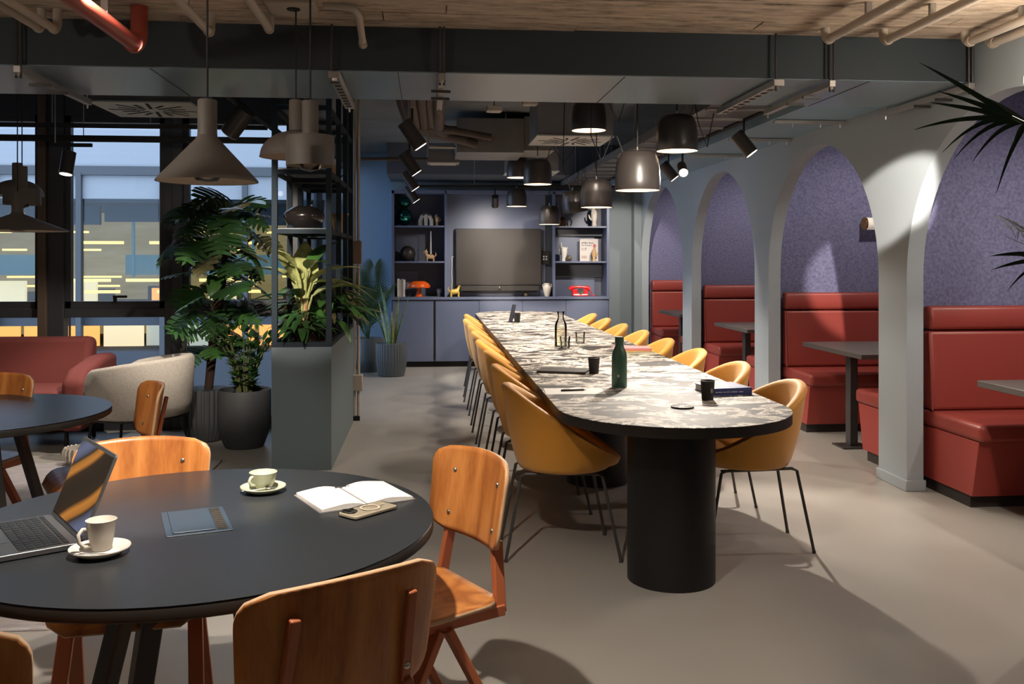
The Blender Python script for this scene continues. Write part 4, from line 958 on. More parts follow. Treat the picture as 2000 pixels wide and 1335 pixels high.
MB().open_lathe([(.035, 0), (.04, .10), (.055, .22), (.05, .22), (.036, .10), (.03, .01)], 8).build('vase_body', M['clear'], d, ang=15); MB().lathe([(.001, 0), (.036, 0), (.036, .012), (.001, .012)], 8).build('foot', M['clear'], d)
d = thing('wooden_bowl', 'tan carved wooden bowl at the right of the planter shelf', 'bowl', (-.72, 7.60, 1.608))
MB().lathe([(.001, 0), (.035, 0), (.05, .06), (.075, .16), (.068, .16), (.045, .06), (.001, .03)], 28).build('bowl_body', M['tan'], d, ang=60); MB().lathe([(.072, .155), (.078, .163), (.068, .163)], 28).build('rim', M['cream'], d)
d = thing('wooden_block', 'small tan wooden block lamp on the upper planter shelf', 'ornament', (-.71, 7.05, 2.003)); MB().bb(-.04, .04, -.05, .05, 0, .11).build('block', M['tan'], d, bevel=.008); MB().lathe([(.001, .11), (.02, .11), (.02, .15), (.001, .15)], 16).build('knob', M['steel'], d)
d = thing('glass_bulb_ornament', 'small clear glass ball on the upper planter shelf', 'ornament', (-.70, 7.70, 2.003)); MB().ell((0, 0, .045), .04, .04, .045, 16, 10).build('ball', M['clear'], d); MB().lathe([(.001, 0), (.02, 0), (.02, .01), (.001, .01)], 16).build('foot', M['steel'], d)
# conduits on the post behind the planter
cd = thing('conduit_riser', 'two beige conduits with junction boxes rising behind the planter', 'pipe', (-.62, 8.10, 0))
for x in (-.018, .018):
    MB().cyl((x, 0, .04), (x, 0, 2.81), .014, n=12).build('conduit', M['beige'], cd)
MB().bb(-.045, .045, -.05, .03, 1.36, 1.56).build('junction_box', mat('brown_junction_box', (.26, .17, .12), .6), cd, bevel=.006)
MB().bb(-.035, .055, -.05, .03, .26, .40).build('junction_box', M['beige'], cd, bevel=.006)
MB().bb(-.03, .03, -.02, .02, 0, .04).build('foot', M['black'], cd)
MB().bb(-.075, -.045, .02, .06, 0, 2.81).build('backing_strip', M['frame'], cd, smooth=False)
# ================================================================ PLANTS
def leaf_mesh(name, L, Wd, droop, fold, m, nseg=8, shape='oval', holes=False):
    b = MB(); rows = []
    for i in range(nseg + 1):
        t = i / nseg
        if shape == 'oval': w = Wd * (sin(pi * min(1, t ** .75)) ** .8 if 0 < t < 1 else 0)
        elif shape == 'lance': w = Wd * (min(1, t * 4) * (1 - t) ** .55)
        elif shape == 'sword': w = Wd * (1 - t ** 3) * (.6 + .4 * min(1, t * 3))
        else: w = Wd * (1.05 * (1 - t) ** .45 * min(1, .55 + t * 3))
        w = max(w, .0006)
        y = L * (t - .12 * droop * t * t); z = -droop * L * t * t * .6
        f = fold * w
        rows.append([(-w, y, z + f), (-w * .5, y, z + f * .4), (0, y, z), (w * .5, y, z + f * .4), (w, y, z + f)])
    b.grid(rows); return b.mesh(name, m, True, 80)
def monstera_mesh(L, m, droop=.4):
    b = MB(); n = 6
    def rib(t): return Vector((0, L * t, -droop * L * .5 * t * t))
    for sx in (-1, 1):
        for k in range(n):
            t0 = k / n * .92; t1 = (k + 1) / n * .92; w = L * (.50 * sin(pi * (.18 + .72 * (k + .5) / n)) + .06)
            p0, p1 = rib(t0), rib(t1); g = .16 * (t1 - t0)
            sweep = .10 * L - (.10 * L if k == 0 else 0)
            out0 = Vector((sx * w, L * (t0 + g * 1.5) + sweep * (1 if k else -1.5), p0.z - .10 * w)); out1 = Vector((sx * w * .98, L * (t1 - g * 1.5) + sweep, p1.z - .10 * w))
            m0 = p0.lerp(out0, .45) + Vector((0, 0, .02 * L)); m1 = p1.lerp(out1, .45) + Vector((0, 0, .02 * L))
            tip = (out0 + out1) / 2 + Vector((sx * w * .10, .02 * L, -.03 * L))
            b._add([p0, p1, m1, m0, out1, out0, tip], [(0, 1, 2, 3), (3, 2, 4, 5), (5, 4, 6)])
    b._add([rib(.92), Vector((.06 * L, L * .97, rib(.95).z)), Vector((0, L * 1.1, rib(1.05).z)), Vector((-.06 * L, L * .97, rib(.95).z))], [(0, 1, 2, 3)])
    return b.mesh('leaf', m, True, 80)
def frond_mesh(L, nl, ll, droop, m, wid=.012, ang=50):
    b = MB(); pts = []
    def P(t): return Vector((0, L * (t - .18 * droop * t * t), L * (-.55 * droop * t * t)))
    b.tube([P(i / 10) for i in range(11)], [.006 * (1 - .75 * i / 10) for i in range(11)], 6)
    for i in range(nl):
        t = .22 + .78 * i / nl; p = P(t); l = ll * (sin(pi * (.18 + .74 * (i / nl))) ** .7)
        for sx in (-1, 1):
            a = R(ang - 26 * i / nl); d = Vector((sx * sin(a), cos(a), .12)).normalized(); wv = Vector((-sx * cos(a), sin(a), 0)) * wid * .5
            q1 = p + d * l * .4; q2 = p + d * l * .75 + Vector((0, 0, -.12 * l)); q3 = p + d * l + Vector((0, 0, -.30 * l))
            b._add([p, q1 - wv, q1 + wv, q2 - wv * .7, q2 + wv * .7, q3], [(0, 1, 2), (1, 3, 4, 2), (3, 5, 4)])
    return b.mesh('frond', m, True, 80)
def pot_ribbed(root, r, h, m, ribs=36, taper=.8):
    b = MB(); n = ribs * 4; prof = [(taper * .55, 0), (taper * .9, .02), (.96, .30), (1, .45), (1, .97), (.985, 1)]
    vs = []; fs = []
    for a, z in prof:
        for k in range(n):
            t = 2 * pi * k / n; rr = r * a * (1 + (.018 if (k % 4) < 2 else -.018) * (1 if z > .2 else 0)); vs.append((rr * cos(t), rr * sin(t), z * h))
    for i in range(len(prof) - 1):
        for k in range(n): fs.append((i * n + k, i * n + (k + 1) % n, (i + 1) * n + (k + 1) % n, (i + 1) * n + k))
    fs.append(tuple(range(n))[::-1]); b._add(vs, fs)
    b.lathe([(r * .965, h), (r * .90, h * .998), (r * .88, h * .86), (.001, h * .86)], 48); b.build('pot', m, root, ang=35)
def pot_plain(root, r, h, m):
    MB().lathe([(.001, 0), (r * .70, 0), (r * .74, .01), (r * .95, h * .28), (r, h * .36), (r, h * .95), (r * .985, h), (r * .92, h), (r * .9, h * .90), (.001, h * .90)], 56).build('pot', m, root, ang=40)
def soil(root, r, z): MB().lathe([(.001, z), (r, z)], 24).build('soil', M['soil'], root)
def leaf_at(root, me, p, az, el, roll=0, s=1.0, name='leaf'):
    o = put(name, me, root, p, (0, 0, 0), (s, s, s)); o.rotation_mode = 'XYZ'
    mt = Matrix.Rotation(az, 4, 'Z') @ Matrix.Rotation(el, 4, 'X') @ Matrix.Rotation(roll, 4, 'Y'); o.rotation_euler = mt.to_euler(); return o

# ---- tall split-leaf plant on a moss pole
random.seed(11)
pm = G(402, 857, 0); mo = thing('potted_monstera', 'tall split-leaf plant on a moss pole in a dark ribbed pot', 'plant', (-1.72, 7.33, 0))
pot_ribbed(mo, .18, .40, M['potdark'], 30); soil(mo, .16, .36)
ox = .10
MB().tube([(.02, 0, .34), (.07, -.02, .8), (.13, -.02, 1.25), (.16, 0, 1.72)], [.032, .036, .036, .03], 10).build('moss_pole', M['moss'], mo)
mm_ = [monstera_mesh(.25, M['leafd']), monstera_mesh(.25, M['leafm']), monstera_mesh(.25, M['leafb'], .9), monstera_mesh(.27, M['leafd'], .8), leaf_mesh('leaf', .24, .085, .5, .15, M['leafm'], shape='heart')]
st = MB()
for i in range(64):
    z = .62 + 1.20 * (i / 63) ** .9; az = i * 2.399 + random.uniform(-.3, .3)
    px = .02 + .14 * (z - .34) / 1.4
    rr = random.uniform(.08, .25) * (1.0 if z < 1.6 else .8)
    p0 = Vector((px, 0, z - .08)); el = random.uniform(-.75, .25) if z < 1.6 else random.uniform(-.5, .5)
    q = Vector((px - sin(az) * rr, cos(az) * rr * .75, z + random.uniform(.0, .12)))
    st.tube([p0, p0.lerp(q, .5) + Vector((0, 0, .04)), q], .004, 5)
    leaf_at(mo, random.choice(mm_[:1] * 3 + mm_[1:2] * 2 + mm_[2:3] * 2 + mm_[3:4] * 2 + mm_[4:]), q, az, el, random.uniform(-.5, .5), random.uniform(.75, 1.15))
for dx_, dz_, az, el, s in ((-.10, 1.83, 1.2, -.5, 1.05), (.05, 1.88, .4, -.3, 1.0), (.20, 1.84, -1.0, -.5, 1.0), (.26, 1.70, -1.2, -.6, 1.0), (-.02, 1.72, 2.6, -.5, 1.0), (.16, 1.74, 3.5, -.6, 1.1), (.24, 1.55, -2.0, -.6, .9), (-.2, 1.55, 1.6, -.8, 1.0)):
    leaf_at(mo, random.choice(mm_[:4]), (dx_, -.06, dz_), az, el, 0, s); st.tube([(.15, 0, 1.6), (dx_ * .6 + .06, -.04, dz_ - .04), (dx_, -.06, dz_)], .0045, 5)
st.build('stems', M['stem'], mo)
# ---- ZZ plant
pz = G(466, 880, 0); zz = thing('potted_zz_plant', 'glossy dark green plant in a faceted charcoal pot beside the planter', 'plant', (pz.x + .01, pz.y + .16, 0))
pot_plain(zz, .195, .43, M['potdark']); soil(zz, .175, .39)
zl = leaf_mesh('leaf', .095, .021, .15, .25, M['leafd'], 5, 'oval'); zl2 = leaf_mesh('leaf', .09, .02, .15, .25, M['leafm'], 5, 'oval')
st = MB(); cnt = 0
for k in range(17):
    az = k * 2.399; lean = random.uniform(.10, .55); h = random.uniform(.30, .52)
    pts = []
    for i in range(7):
        t = i / 6; pts.append(Vector((-sin(az) * (.05 + lean * .55 * t * t * h * 1.4), cos(az) * (.05 + lean * .55 * t * t * h * 1.4), .38 + h * t)))
    st.tube(pts, [.009 - .0008 * i for i in range(7)], 6)
    for i in range(1, 7):
        for sd in (-1, 1):
            if cnt > 210: break
            cnt += 1; leaf_at(zz, random.choice((zl, zl, zl2)), pts[i], az + sd * 1.25 + random.uniform(-.3, .3), random.uniform(.2, .9), 0, random.uniform(.8, 1.15))
    leaf_at(zz, zl, pts[6], az, 1.1)
st.build('stems', M['stem'], zz)
# ---- big cream-leaved plant in the planter
df = thing('dumb_cane_plant', 'big cream and green leaved plant growing in the planter', 'plant', (-.865, 6.55, .79))
MB().tube([(0, 0, 0), (.005, 0, .12), (0, 0, .24), (.005, 0, .36)], [.034, .030, .028, .020], 12).build('trunk', M['trunk'], df)
bl = [leaf_mesh('leaf', .46, .095, .55, .30, M['leafy'], 10, 'oval'), leaf_mesh('leaf', .42, .085, .9, .28, M['leafy'], 10, 'oval'), leaf_mesh('leaf', .40, .075, .75, .25, M['leafm'], 10, 'oval')]
for k, (az, el, s, j) in enumerate(((.1, 1.35, 1.05, 0), (1.35, .75, 1.0, 1), (2.1, .95, .8, 1), (-1.2, .62, 1.1, 1), (-1.9, .8, .95, 1), (-2.6, .55, .9, 2), (2.9, .6, .85, 2), (.8, 1.0, .9, 0), (-.6, 1.0, .95, 2), (1.7, .35, .85, 2), (-1.5, .25, 1.1, 1))):
    h = .26 + .10 * (k % 3)
    MB().tube([(0, 0, .20), (-sin(az) * .03, cos(az) * .03, h), (-sin(az) * .06, cos(az) * .06, h + .10)], [.012, .010, .006], 6).build('leaf_stalk', M['leafy'], df)
    leaf_at(df, bl[j], (-sin(az) * .055, cos(az) * .055, h + .08), az, el, 0, s)
# ---- bushy plants filling the planter
def bushy(label, x, y, n, Ls, hh, ms, spread, name='bushy_plant', zz=.79):
    b = thing(name, label, 'plant', (x, y, zz)); me = [leaf_mesh('leaf', l, l * .16, d, .25, m, 7, 'oval') for l, d, m in ((Ls, .9, ms[0]), (Ls * .85, 1.2, ms[1]), (Ls * 1.1, .7, ms[0]))]
    st = MB()
    for k in range(n):
        az = k * 2.399 + random.uniform(-.2, .2); r = spread * sqrt((k + .5) / n); h = hh * (1 - .55 * (k / n)) * random.uniform(.75, 1.1)
        q = Vector((-sin(az) * r * .55, cos(az) * r, h)); st.tube([(-sin(az) * .02, cos(az) * .02, 0), (-sin(az) * r * .35, cos(az) * r * .6, h * .7), q], .0035, 5)
        leaf_at(b, random.choice(me), q, az, random.uniform(-.2, .55), random.uniform(-.4, .4), random.uniform(.8, 1.15))
    st.build('stems', M['stem'], b); return b
bushy('low dark green plant at the foot of the cream-leaved plant', -.86, 6.42, 44, .16, .26, (M['leafd'], M['leafd']), .16)
bushy('arching green plant in the middle of the planter', -.80, 7.05, 60, .27, .42, (M['leafm'], M['leafb']), .34)
bushy('arching yellow-green plant at the far end of the planter', -.78, 7.60, 54, .26, .40, (M['leafb'], M['leafm']), .30)
# ---- palm and snake plant by the blue wall
pk = thing('potted_palm', 'feathery palm in a plain slate pot by the blue wall', 'plant', (-.74, 11.62, 0))
pot_plain(pk, .19, .42, M['potgrey']); soil(pk, .17, .38)
fm_ = [frond_mesh(1.05, 22, .34, .75, M['leafp'], .017), frond_mesh(.85, 20, .30, 1.1, M['leafp'], .017), frond_mesh(1.2, 24, .34, .55, M['leafp'], .017)]
for k in range(13):
    az = R((35, 75, 130, 180, 205, 60, 100, 160, 190, 90, 115, 145, 170)[k]); leaf_at(pk, fm_[k % 3], (0, 0, .38), az, random.uniform(1.05, 1.38) if k < 9 else 1.48, 0, random.uniform(.85, 1.1) if k < 9 else .9, 'frond')
sn = thing('potted_snake_plant', 'upright sword-leaved plant in a ribbed slate pot', 'plant', (-.44, 11.18, 0))
pot_ribbed(sn, .183, .39, M['potgrey'], 34, .95); soil(sn, .16, .36)
sw = [leaf_mesh('leaf', .62, .026, .03, .5, M['leafy'], 8, 'sword'), leaf_mesh('leaf', .75, .03, .05, .5, mat('green_cream_sword_leaf', (.16, .24, .10), .42, var=.4, vscale=20), 8, 'sword')]
for k in range(12):
    az = k * 2.399; leaf_at(sn, sw[k % 2], (-sin(az) * .05, cos(az) * .05, .35), az, R(90 - random.uniform(3, 20)), random.uniform(-.8, .8), random.uniform(.65, 1.1))
# ---- palm at the right edge, its fronds reach into the picture
pr_ = thing('potted_kentia_palm', 'palm at the right edge with long dark fronds reaching into view', 'plant', (2.33, 2.95, 0))
pot_plain(pr_, .24, .46, M['potdark']); soil(pr_, .21, .41)
MB().tube([(0, 0, .38), (.02, 0, .8), (.0, 0, 1.15)], [.035, .03, .022], 10).build('trunk', M['trunk'], pr_)
dpl = mat('dark_palm_leaf', (.016, .034, .013), .4)
def blade_frond(base_pts, blades, wid=.0085):
    b = MB(); b.tube(base_pts, [.010, .009, .007, .005, .003][:len(base_pts)], 8)
    for s0, e0, sag in blades:
        s0, e0 = Vector(s0), Vector(e0); d = (e0 - s0); sd = d.cross(Vector((0, 1, .35))).normalized(); l = d.length; row = []
        for k in range(9):
            t = k / 8; p = s0 + d * t + Vector((0, 0, sag * l * (4 * t * (1 - t)) * .5)); w = wid * (min(1, .35 + t * 3) * (1 - t ** 2.2)) + .0006
            row.append((p - sd * w, p + Vector((0, -.3 * w, .0)), p + sd * w))
        b.grid([list(r_) for r_ in row])
    return b
org = Vector((2.33, 2.95, 0))
def rel(v): return Vector(v) - org
T0 = [Vector((0, 0, 1.12)), Vector((-.10, -.03, 1.45)), rel(D(2010, 245, 2.80)), rel(D(1975, 228, 2.74))]
tips = [(1796, 122, .02), (1832, 178, .03), (1816, 200, .03), (1786, 253, .10), (1840, 298, .28), (1862, 312, .30), (1898, 318, .30), (1972, 310, .30), (1946, 378, .25), (1925, 190, .05)]
blade_frond(T0, [(T0[3].lerp(T0[2], i / 9), rel(D(x, y_, 2.66 + .02 * i)), s_) for i, (x, y_, s_) in enumerate(tips)]).build('frond', dpl, pr_, ang=80)
T1_ = [Vector((0, 0, 1.12)), Vector((-.12, -.05, 1.30)), rel(D(2040, 500, 2.75))]
tips = [(1934, 500, .05), (1938, 526, .05), (1966, 570, .2), (1975, 495, .05), (2010, 585, .2)]
blade_frond(T1_, [(T1_[2].lerp(T1_[1], i / 12), rel(D(x, y_, 2.62 + .03 * i)), s_) for i, (x, y_, s_) in enumerate(tips)]).build('frond', dpl, pr_, ang=80)
fk = frond_mesh(.75, 10, .34, .75, dpl, .020, 60)
for k, (az, el, s) in enumerate(((R(35), R(72), .7), (R(12), R(74), .6), (R(150), R(66), .7), (R(178), R(66), .75))):
    leaf_at(pr_, fk, (0, 0, 1.12), az, el, 0, s, 'frond')

# ================================================================ PENDANT LAMPS
def collect(kind, label, p, zrim, zsock, ztop, zceil, r, group, glow=True):
    t = thing('pendant_lamp', label, 'pendant lamp', (p[0], p[1], zrim), 0, group)
    h = zsock - zrim
    if kind == 'cone': prof = [(r, 0), (r * .985, .006), (.036, h - .012), (.030, h), (.001, h)]; inn = [(r - .006, .001), (.030, h - .016), (.001, h - .014)]
    elif kind == 'drum': prof = [(r, 0), (r, h * .94), (r * .96, h), (.001, h)]; inn = [(r - .004, .001), (r - .004, h - .012), (.001, h - .012)]
    else: prof = [(r * 1.0, 0), (r * .985, .004)] + [(r * .98 * cos(R(a)) + .0, .004 + (h - .004) * sin(R(a))) for a in range(8, 90, 8)] + [(.001, h)]; inn = [(r * .97 * cos(R(a)), (h - .012) * sin(R(a)) + .001) for a in range(0, 89, 8)] + [(.001, h - .01)]
    b = MB().open_lathe(prof, 56); b.build('shade', M['lampgrey'], t, ang=50)
    b = MB().open_lathe(inn, 56); b.build('shade_lining', M['lampin'], t, ang=50)
    rim_ = MB().open_lathe([(r, 0), (r - .006, .001)], 56); rim_.build('rim', M['lampgrey'], t)
    MB().lathe([(.001, h), (.031, h), (.031, h + .006), (.0305, h + .007), (.0305, ztop - zrim - .004), (.027, ztop - zrim), (.001, ztop - zrim)], 32).build('socket', M['lampgrey'], t, ang=50)
    MB().cyl((0, 0, ztop - zrim), (0, 0, zceil - zrim), .0035, n=8).build('cord', M['cord'], t)
    MB().lathe([(.001, h * .55), (.022, h * .55), (.046, h * .30), (.047, h * .15), (.035, -.012 if kind == 'drum' else h * .02), (.001, -.022 if kind == 'drum' else 0)], 24).build('bulb', M['bulb'], t, ang=60)
    return t
g_ = 'warm grey pendant lamps over the round tables'
collect('cone', 'large cone-shaped grey pendant lamp over the foreground table', D(405, 355, 3.05), 1.650, 1.80, 1.915, 2.55, .160, g_)
collect('drum', 'drum-shaped grey pendant lamp with a visible bulb, near the planter', D(606, 322, 3.5), 1.748, 1.861, 1.992, 2.55, .089, g_)
collect('dome', 'dome-shaped grey pendant lamp behind the drum lamp', D(578, 308, 4.2), 1.856, 1.975, 2.113, 2.52, .160, g_)
collect('drum', 'drum-shaped grey pendant lamp over the lounge, in the left group', D(43, 400, 5.8), 1.727, 1.826, 1.960, 2.82, .104, g_)
collect('cone', 'wide flat cone pendant lamp, lowest of the left group', D(34, 453, 5.55), 1.562, 1.672, 1.79, 2.82, .272, g_)
collect('dome', 'dome-shaped grey pendant lamp at the back of the left group', D(34, 383, 6.1), 1.80, 1.905, 2.01, 2.82, .155, g_)
jb = thing('junction_box', 'beige ceiling box above the dome lamp', 'box', (-.60, 4.20, 2.52)); MB().bb(-.12, .10, -.10, .12, 0, .05).build('box_body', M['beige'], jb, bevel=.006); MB().lathe([(.001, -.004), (.03, -.004), (.03, 0), (.001, 0)], 20).build('cable_gland', M['black'], jb)

def aim(label, p, dia, cordtop, energy, tilt=(0, 0)):
    t = thing('bell_pendant', label, 'pendant lamp', p, 0, 'black bell pendants over the long table'); r = dia / 2; h = r * 1.72
    t.rotation_euler = (tilt[0], tilt[1], 0)
    prof = [(r * .965, 0), (r * .985, h * .02), (r * .995, h * .25), (r * .97, h * .55), (r * .90, h * .80), (r * .78, h * .95), (r * .58, h), (.001, h)]
    MB().open_lathe(prof, 48).build('shade', M['blackmat'], t, ang=50)
    inn = [(r * .955, .001), (r * .97, h * .25), (r * .94, h * .55), (r * .86, h * .78), (r * .7, h * .92), (.001, h * .93)]
    MB().open_lathe(inn, 48).build('shade_lining', M['whitein'], t, ang=50)
    MB().open_lathe([(r * .965, 0), (r * .955, .001)], 48).build('rim', M['blackmat'], t)
    MB().lathe([(.001, h * .30), (r * .9, h * .30)], 32).build('diffuser', mat('lit_pendant_diffuser', (.9, .85, .78), .6, emit=(1, .78, .55), estr=1.2), t)
    MB().cyl((0, 0, h), (0, 0, h + .03), .006, n=8).build('cord_grip', M['steel'], t)
    z1 = cordtop - p[2]
    if tilt == (0, 0): MB().cyl((0, 0, h + .03), (0, 0, z1), .004, n=6).build('cord', M['cord'], t)
    sl = random.choice((-1, 1)); w_ = random.uniform(.10, .22); lo = random.uniform(-.10, .12)
    MB().tube([(sl * r * .62, 0, h * .93), (sl * (r * .9), .02, h + .10), (sl * (r * 1.1), .02, h + .04 + lo), (sl * (r * 1.1 + w_ * .5), .02, h * .5 + lo), (sl * (r * 1.1 + w_), .02, h + .10), (sl * (r + w_), .02, z1)], .0035, 6).build('slack_cord', M['cord'], t)
    e = spot_light('lamp_light', (0, 0, h * .25), (0, 0, -5), energy, 124, .25, .022, WARM, t)
    return t
aims = [(1245, 372, 5.7, .285, 'big dark bell pendant with a bright sheen, nearest over the long table'), (1322, 295, 5.9, .272, 'dark bell pendant high up next to the brightest pendant'),
        (1150, 255, 6.7, .258, 'dark bell pendant highest of the cluster, half behind the duct'), (1165, 405, 7.4, .262, 'dark bell pendant hanging low in the middle of the cluster'),
        (1050, 360, 8.2, .258, 'dark bell pendant left of centre in the cluster'), (1125, 414, 9.0, .25, 'tilted dark bell pendant at the back of the cluster'),
        (1073, 438, 10.2, .24, 'lowest small bell pendant in front of the cabinet'), (1012, 347, 9.6, .245, 'leftmost upper bell pendant of the cluster'), (1009, 403, 10.8, .24, 'leftmost lower bell pendant beside the screen')]
AIMS = []
for i, (px, py, yy, dia, lab) in enumerate(aims):
    AIMS.append((D(px, py, yy), dia, lab))
E_AIM = 15
random.seed(4)
for i, (p, dia, lab) in enumerate(AIMS): aim(lab, p, dia, 2.81, E_AIM * (.85, .95, 1.0, 1.0, 1.1, 1.1, 1.2, 1.1, 1.2)[i], (0, 0) if i != 5 else (R(4), R(-9)))

# ================================================================ TRACK SPOTS
def track_spot(label, p, target, energy=0, size=50, r=.038, L_=.135, lit=False, rod=None, blend=.4, glow='glow', col=WARM):
    p = Vector(p); d = (Vector(target) - p).normalized()
    t = thing('track_spot', label, 'spotlight', p, 0, 'black cylinder spotlights')
    a = -d * L_ / 2; b = d * L_ / 2
    m = MB(); m.cyl(a, b, r, n=28); m.build('housing', M['blackmat'], t, ang=50)
    MB().cyl(b - d * .0, b + d * .004, r * 1.0, r * .98, 28).build('front_ring', M['whitein'], t, ang=50)
    MB().cyl(b + d * .004, b + d * .0055, r * .84, n=24).build('lamp_face', M[glow] if lit else M['whitein'], t)
    top = (rod or p.z + .16) - p.z
    MB().tube([(0, 0, 0), (0, 0, .06 + r), (0, 0, top)], .008, 8).build('stem', M['black'], t)
    if energy: spot_light('spot_light', b + d * .012, b + d * 2, energy, size, blend, .025, col, t)
    return t
# track rails
def rail(label, a, b, w=.035, h=.03, rods=(), zc=2.82, name='track_rail'):
    t = thing(name, label, 'rail', (0, 0, 0)); MB().bar(a, b, w, h).build('rail_body', M['black'], t, bevel=.002)
    for q in rods: MB().cyl((q[0], q[1], a[2] if len(q) < 3 else q[2]), (q[0], q[1], zc), .004, n=6).build('hanger', M['galv'], t)
    MB().bar(Vector(a) - Vector((0, 0, h * .55)), Vector(b) - Vector((0, 0, h * .55)), w * .35, .002).build('rail_slot', M['slot'], t)
    return t
rail('black lighting rail along the window side of the long table', (-.14, 5.5, 2.45), (-.20, 11.3, 2.40), rods=((-.15, 6.3), (-.17, 8.5), (-.19, 10.6)))
rail('black crosswise lighting rail in front of the cabinet', (-.25, 11.05, 2.27), (2.75, 10.9, 2.27), rods=((.55, 11.0), (2.2, 10.95)))
rail('black lighting rail along the arcade', (2.30, 5.5, 2.42), (2.30, 12.0, 2.42), rods=((2.3, 6.2), (2.3, 9.2)))
rail('upper black pipe rail across the windows', (-5.5, 7.05, 2.385), (-1.2, 7.05, 2.385), .03, .03, rods=((-2.05, 7.05), (-2.75, 7.05), (-4.4, 7.05)))
rail('lower black pipe rail across the windows', (-5.5, 7.25, 2.315), (-1.2, 7.25, 2.315), .035, .045, rods=((-2.6, 7.25), (-4.0, 7.25)))
rail('short black lighting rail above the lounge spot', (-2.74, 7.0, 2.235), (-2.45, 7.0, 2.235), .03, .025, rods=((-2.71, 7.0),))
rail('black lighting rail beside the planter', (-1.30, 5.5, 2.46), (-1.12, 7.6, 2.36), rods=((-1.257, 6.0, 2.435),))
for i, (px, py, yy) in enumerate(((805, 262, 6.4), (800, 318, 7.8), (800, 352, 9.3), (803, 378, 10.6))):
    p = D(px, py, yy); track_spot('black spotlight angled at the long table, ' + ['nearest of the row of four', 'second of the row of four', 'third of the row of four', 'farthest of the row of four'][i], p, (p.x + 1.0, yy + .10, p.z - 1.45), 60, 60, .052, .20, rod=2.44, lit=True)
p = D(967, 393, 10.99); track_spot('lit spotlight hanging before the cabinet wall', p, (p.x + .05, 12.0, 1.0), 48, 120, .042, .15, lit=True, rod=2.27, blend=1.0)
p = D(465, 238, 6.2); track_spot('black spotlight tilted left beside the planter', p, (p.x - .80, 6.55, p.z - .95), 70, 60, .062, .20, rod=2.42, lit=True)
p = D(132, 318, 7.0); track_spot('lit spotlight in front of the middle window', p, (p.x - .12, 6.7, .6), 28, 75, .048, .165, lit=True, rod=2.235)
p = D(1453, 280, 6.5); track_spot('black spotlight by the arcade pointing into the second booth', p, (3.5, 6.1, .55), 10, 70, .05, .18, rod=2.42, lit=True, blend=1.0)
p = D(1333, 330, 6.6); track_spot('dazzling spotlight aimed towards the viewer between the pendants', p, (1.45, 3.6, .3), 120, 80, .034, .12, lit=True, rod=2.42, glow='glow2')
for i, yy in enumerate((8.6, 10.6)):  # the far spot is added to brighten the grey back wall
    track_spot('black spotlight by the arcade, ' + ['third booth', 'added to brighten the grey back wall'][i], (2.28, yy, 2.24), (3.6, yy - .3, .55) if i == 0 else (2.55, 12.4, 1.2), 20 if i == 0 else 45, 62, .05, .18, rod=2.42, lit=True)
# unseen near-zone spots; some read off the light, the rest added for brightness
ns = [((-.36, 1.82, 2.42), (-.36, 2.50, .6), 85, 80, 'above the foreground table, window side'), ((-.42, 1.95, 2.42), (-.86, 2.95, .60), 75, 42, 'above the foreground table, viewer side'),
      ((1.2, 2.3, 2.36), (1.31, 5.7, 1.92), 520, 11, 'aimed at the bright pendant'), ((1.95, 3.05, 2.45), (2.88, 5.49, 1.76), 420, 11.5, 'aimed at the bright arch column'),
      ((-2.3, 1.3, 2.42), (-.6, 3.6, 1.85), 40, 24, 'aimed at the grey pendant lamps'), ((2.40, 3.0, 2.42), (3.4, 4.9, .5), 28, 56, 'aimed at the nearest booth'), ((-1.5, 2.9, 2.42), (-1.75, 4.6, .7), 45, 56, 'above the far round table'), ((-1.25, 3.35, 2.46), (-1.55, 7.1, 1.15), 210, 30, 'aimed at the tall leafy plant'), ((-1.08, 3.45, 2.47), (-.82, 6.85, 1.05), 85, 22, 'aimed at the planter'),
      ((.4, 2.4, 2.42), (1.6, 3.6, 0), 5, 70, 'above the open floor')]
for p, q, e, sz, lab in ns: track_spot('unseen black spotlight ' + lab, p, q, e, sz, .05, .17, rod=2.55, lit=True)

# ================================================================ CEILING SERVICES
def strut(label, x, wide, name='support_strut'):
    t = thing(name, label, 'strut', (x, 0, 0)); w = .055 if wide else .032
    MB().bb(-w / 2, w / 2, 4.56, 5.50, 2.285, 2.318).build('channel', M['galv'], t, bevel=.002)
    for k in range(9 if wide else 2): 
        yy = 4.66 + k * .09 if wide else 4.82 + k * .22
        if wide: MB().bb(-w * .28, w * .28, yy, yy + .045, 2.2835, 2.2852).build('slot', M['slot'], t, smooth=False)
        else: MB().bar((-.05, yy, 2.275), (.05, yy + .01, 2.275), .014, .014).build('clamp', M['darksteel'], t)
    for xx in ((-.012,) if wide else (-.008, .012)): MB().cyl((xx, 4.575, 2.26), (xx, 4.575, 2.58), .006, n=8).build('threaded_rod', M['darksteel'], t)
    MB().cyl((0, 4.575, 2.272), (0, 4.575, 2.285), .014, n=6).build('nut', M['steel'], t); MB().cyl((0, 5.47, 2.262), (0, 5.47, 2.36), .006, n=6).build('rear_rod', M['steel'], t)
for px, wide, lab in ((45, 0, 'far left, two clamps'), (655, 1, 'perforated, above the planter'), (862, 0, 'near the middle'), (1512, 1, 'perforated, above the arcade side'), (1615, 0, 'next to the right perforated strut'), (1940, 0, 'at the arcade wall')):
    p = D(px, 150, 4.63); strut('galvanised strut under the duct, ' + lab, min(p.x, 2.82), wide)
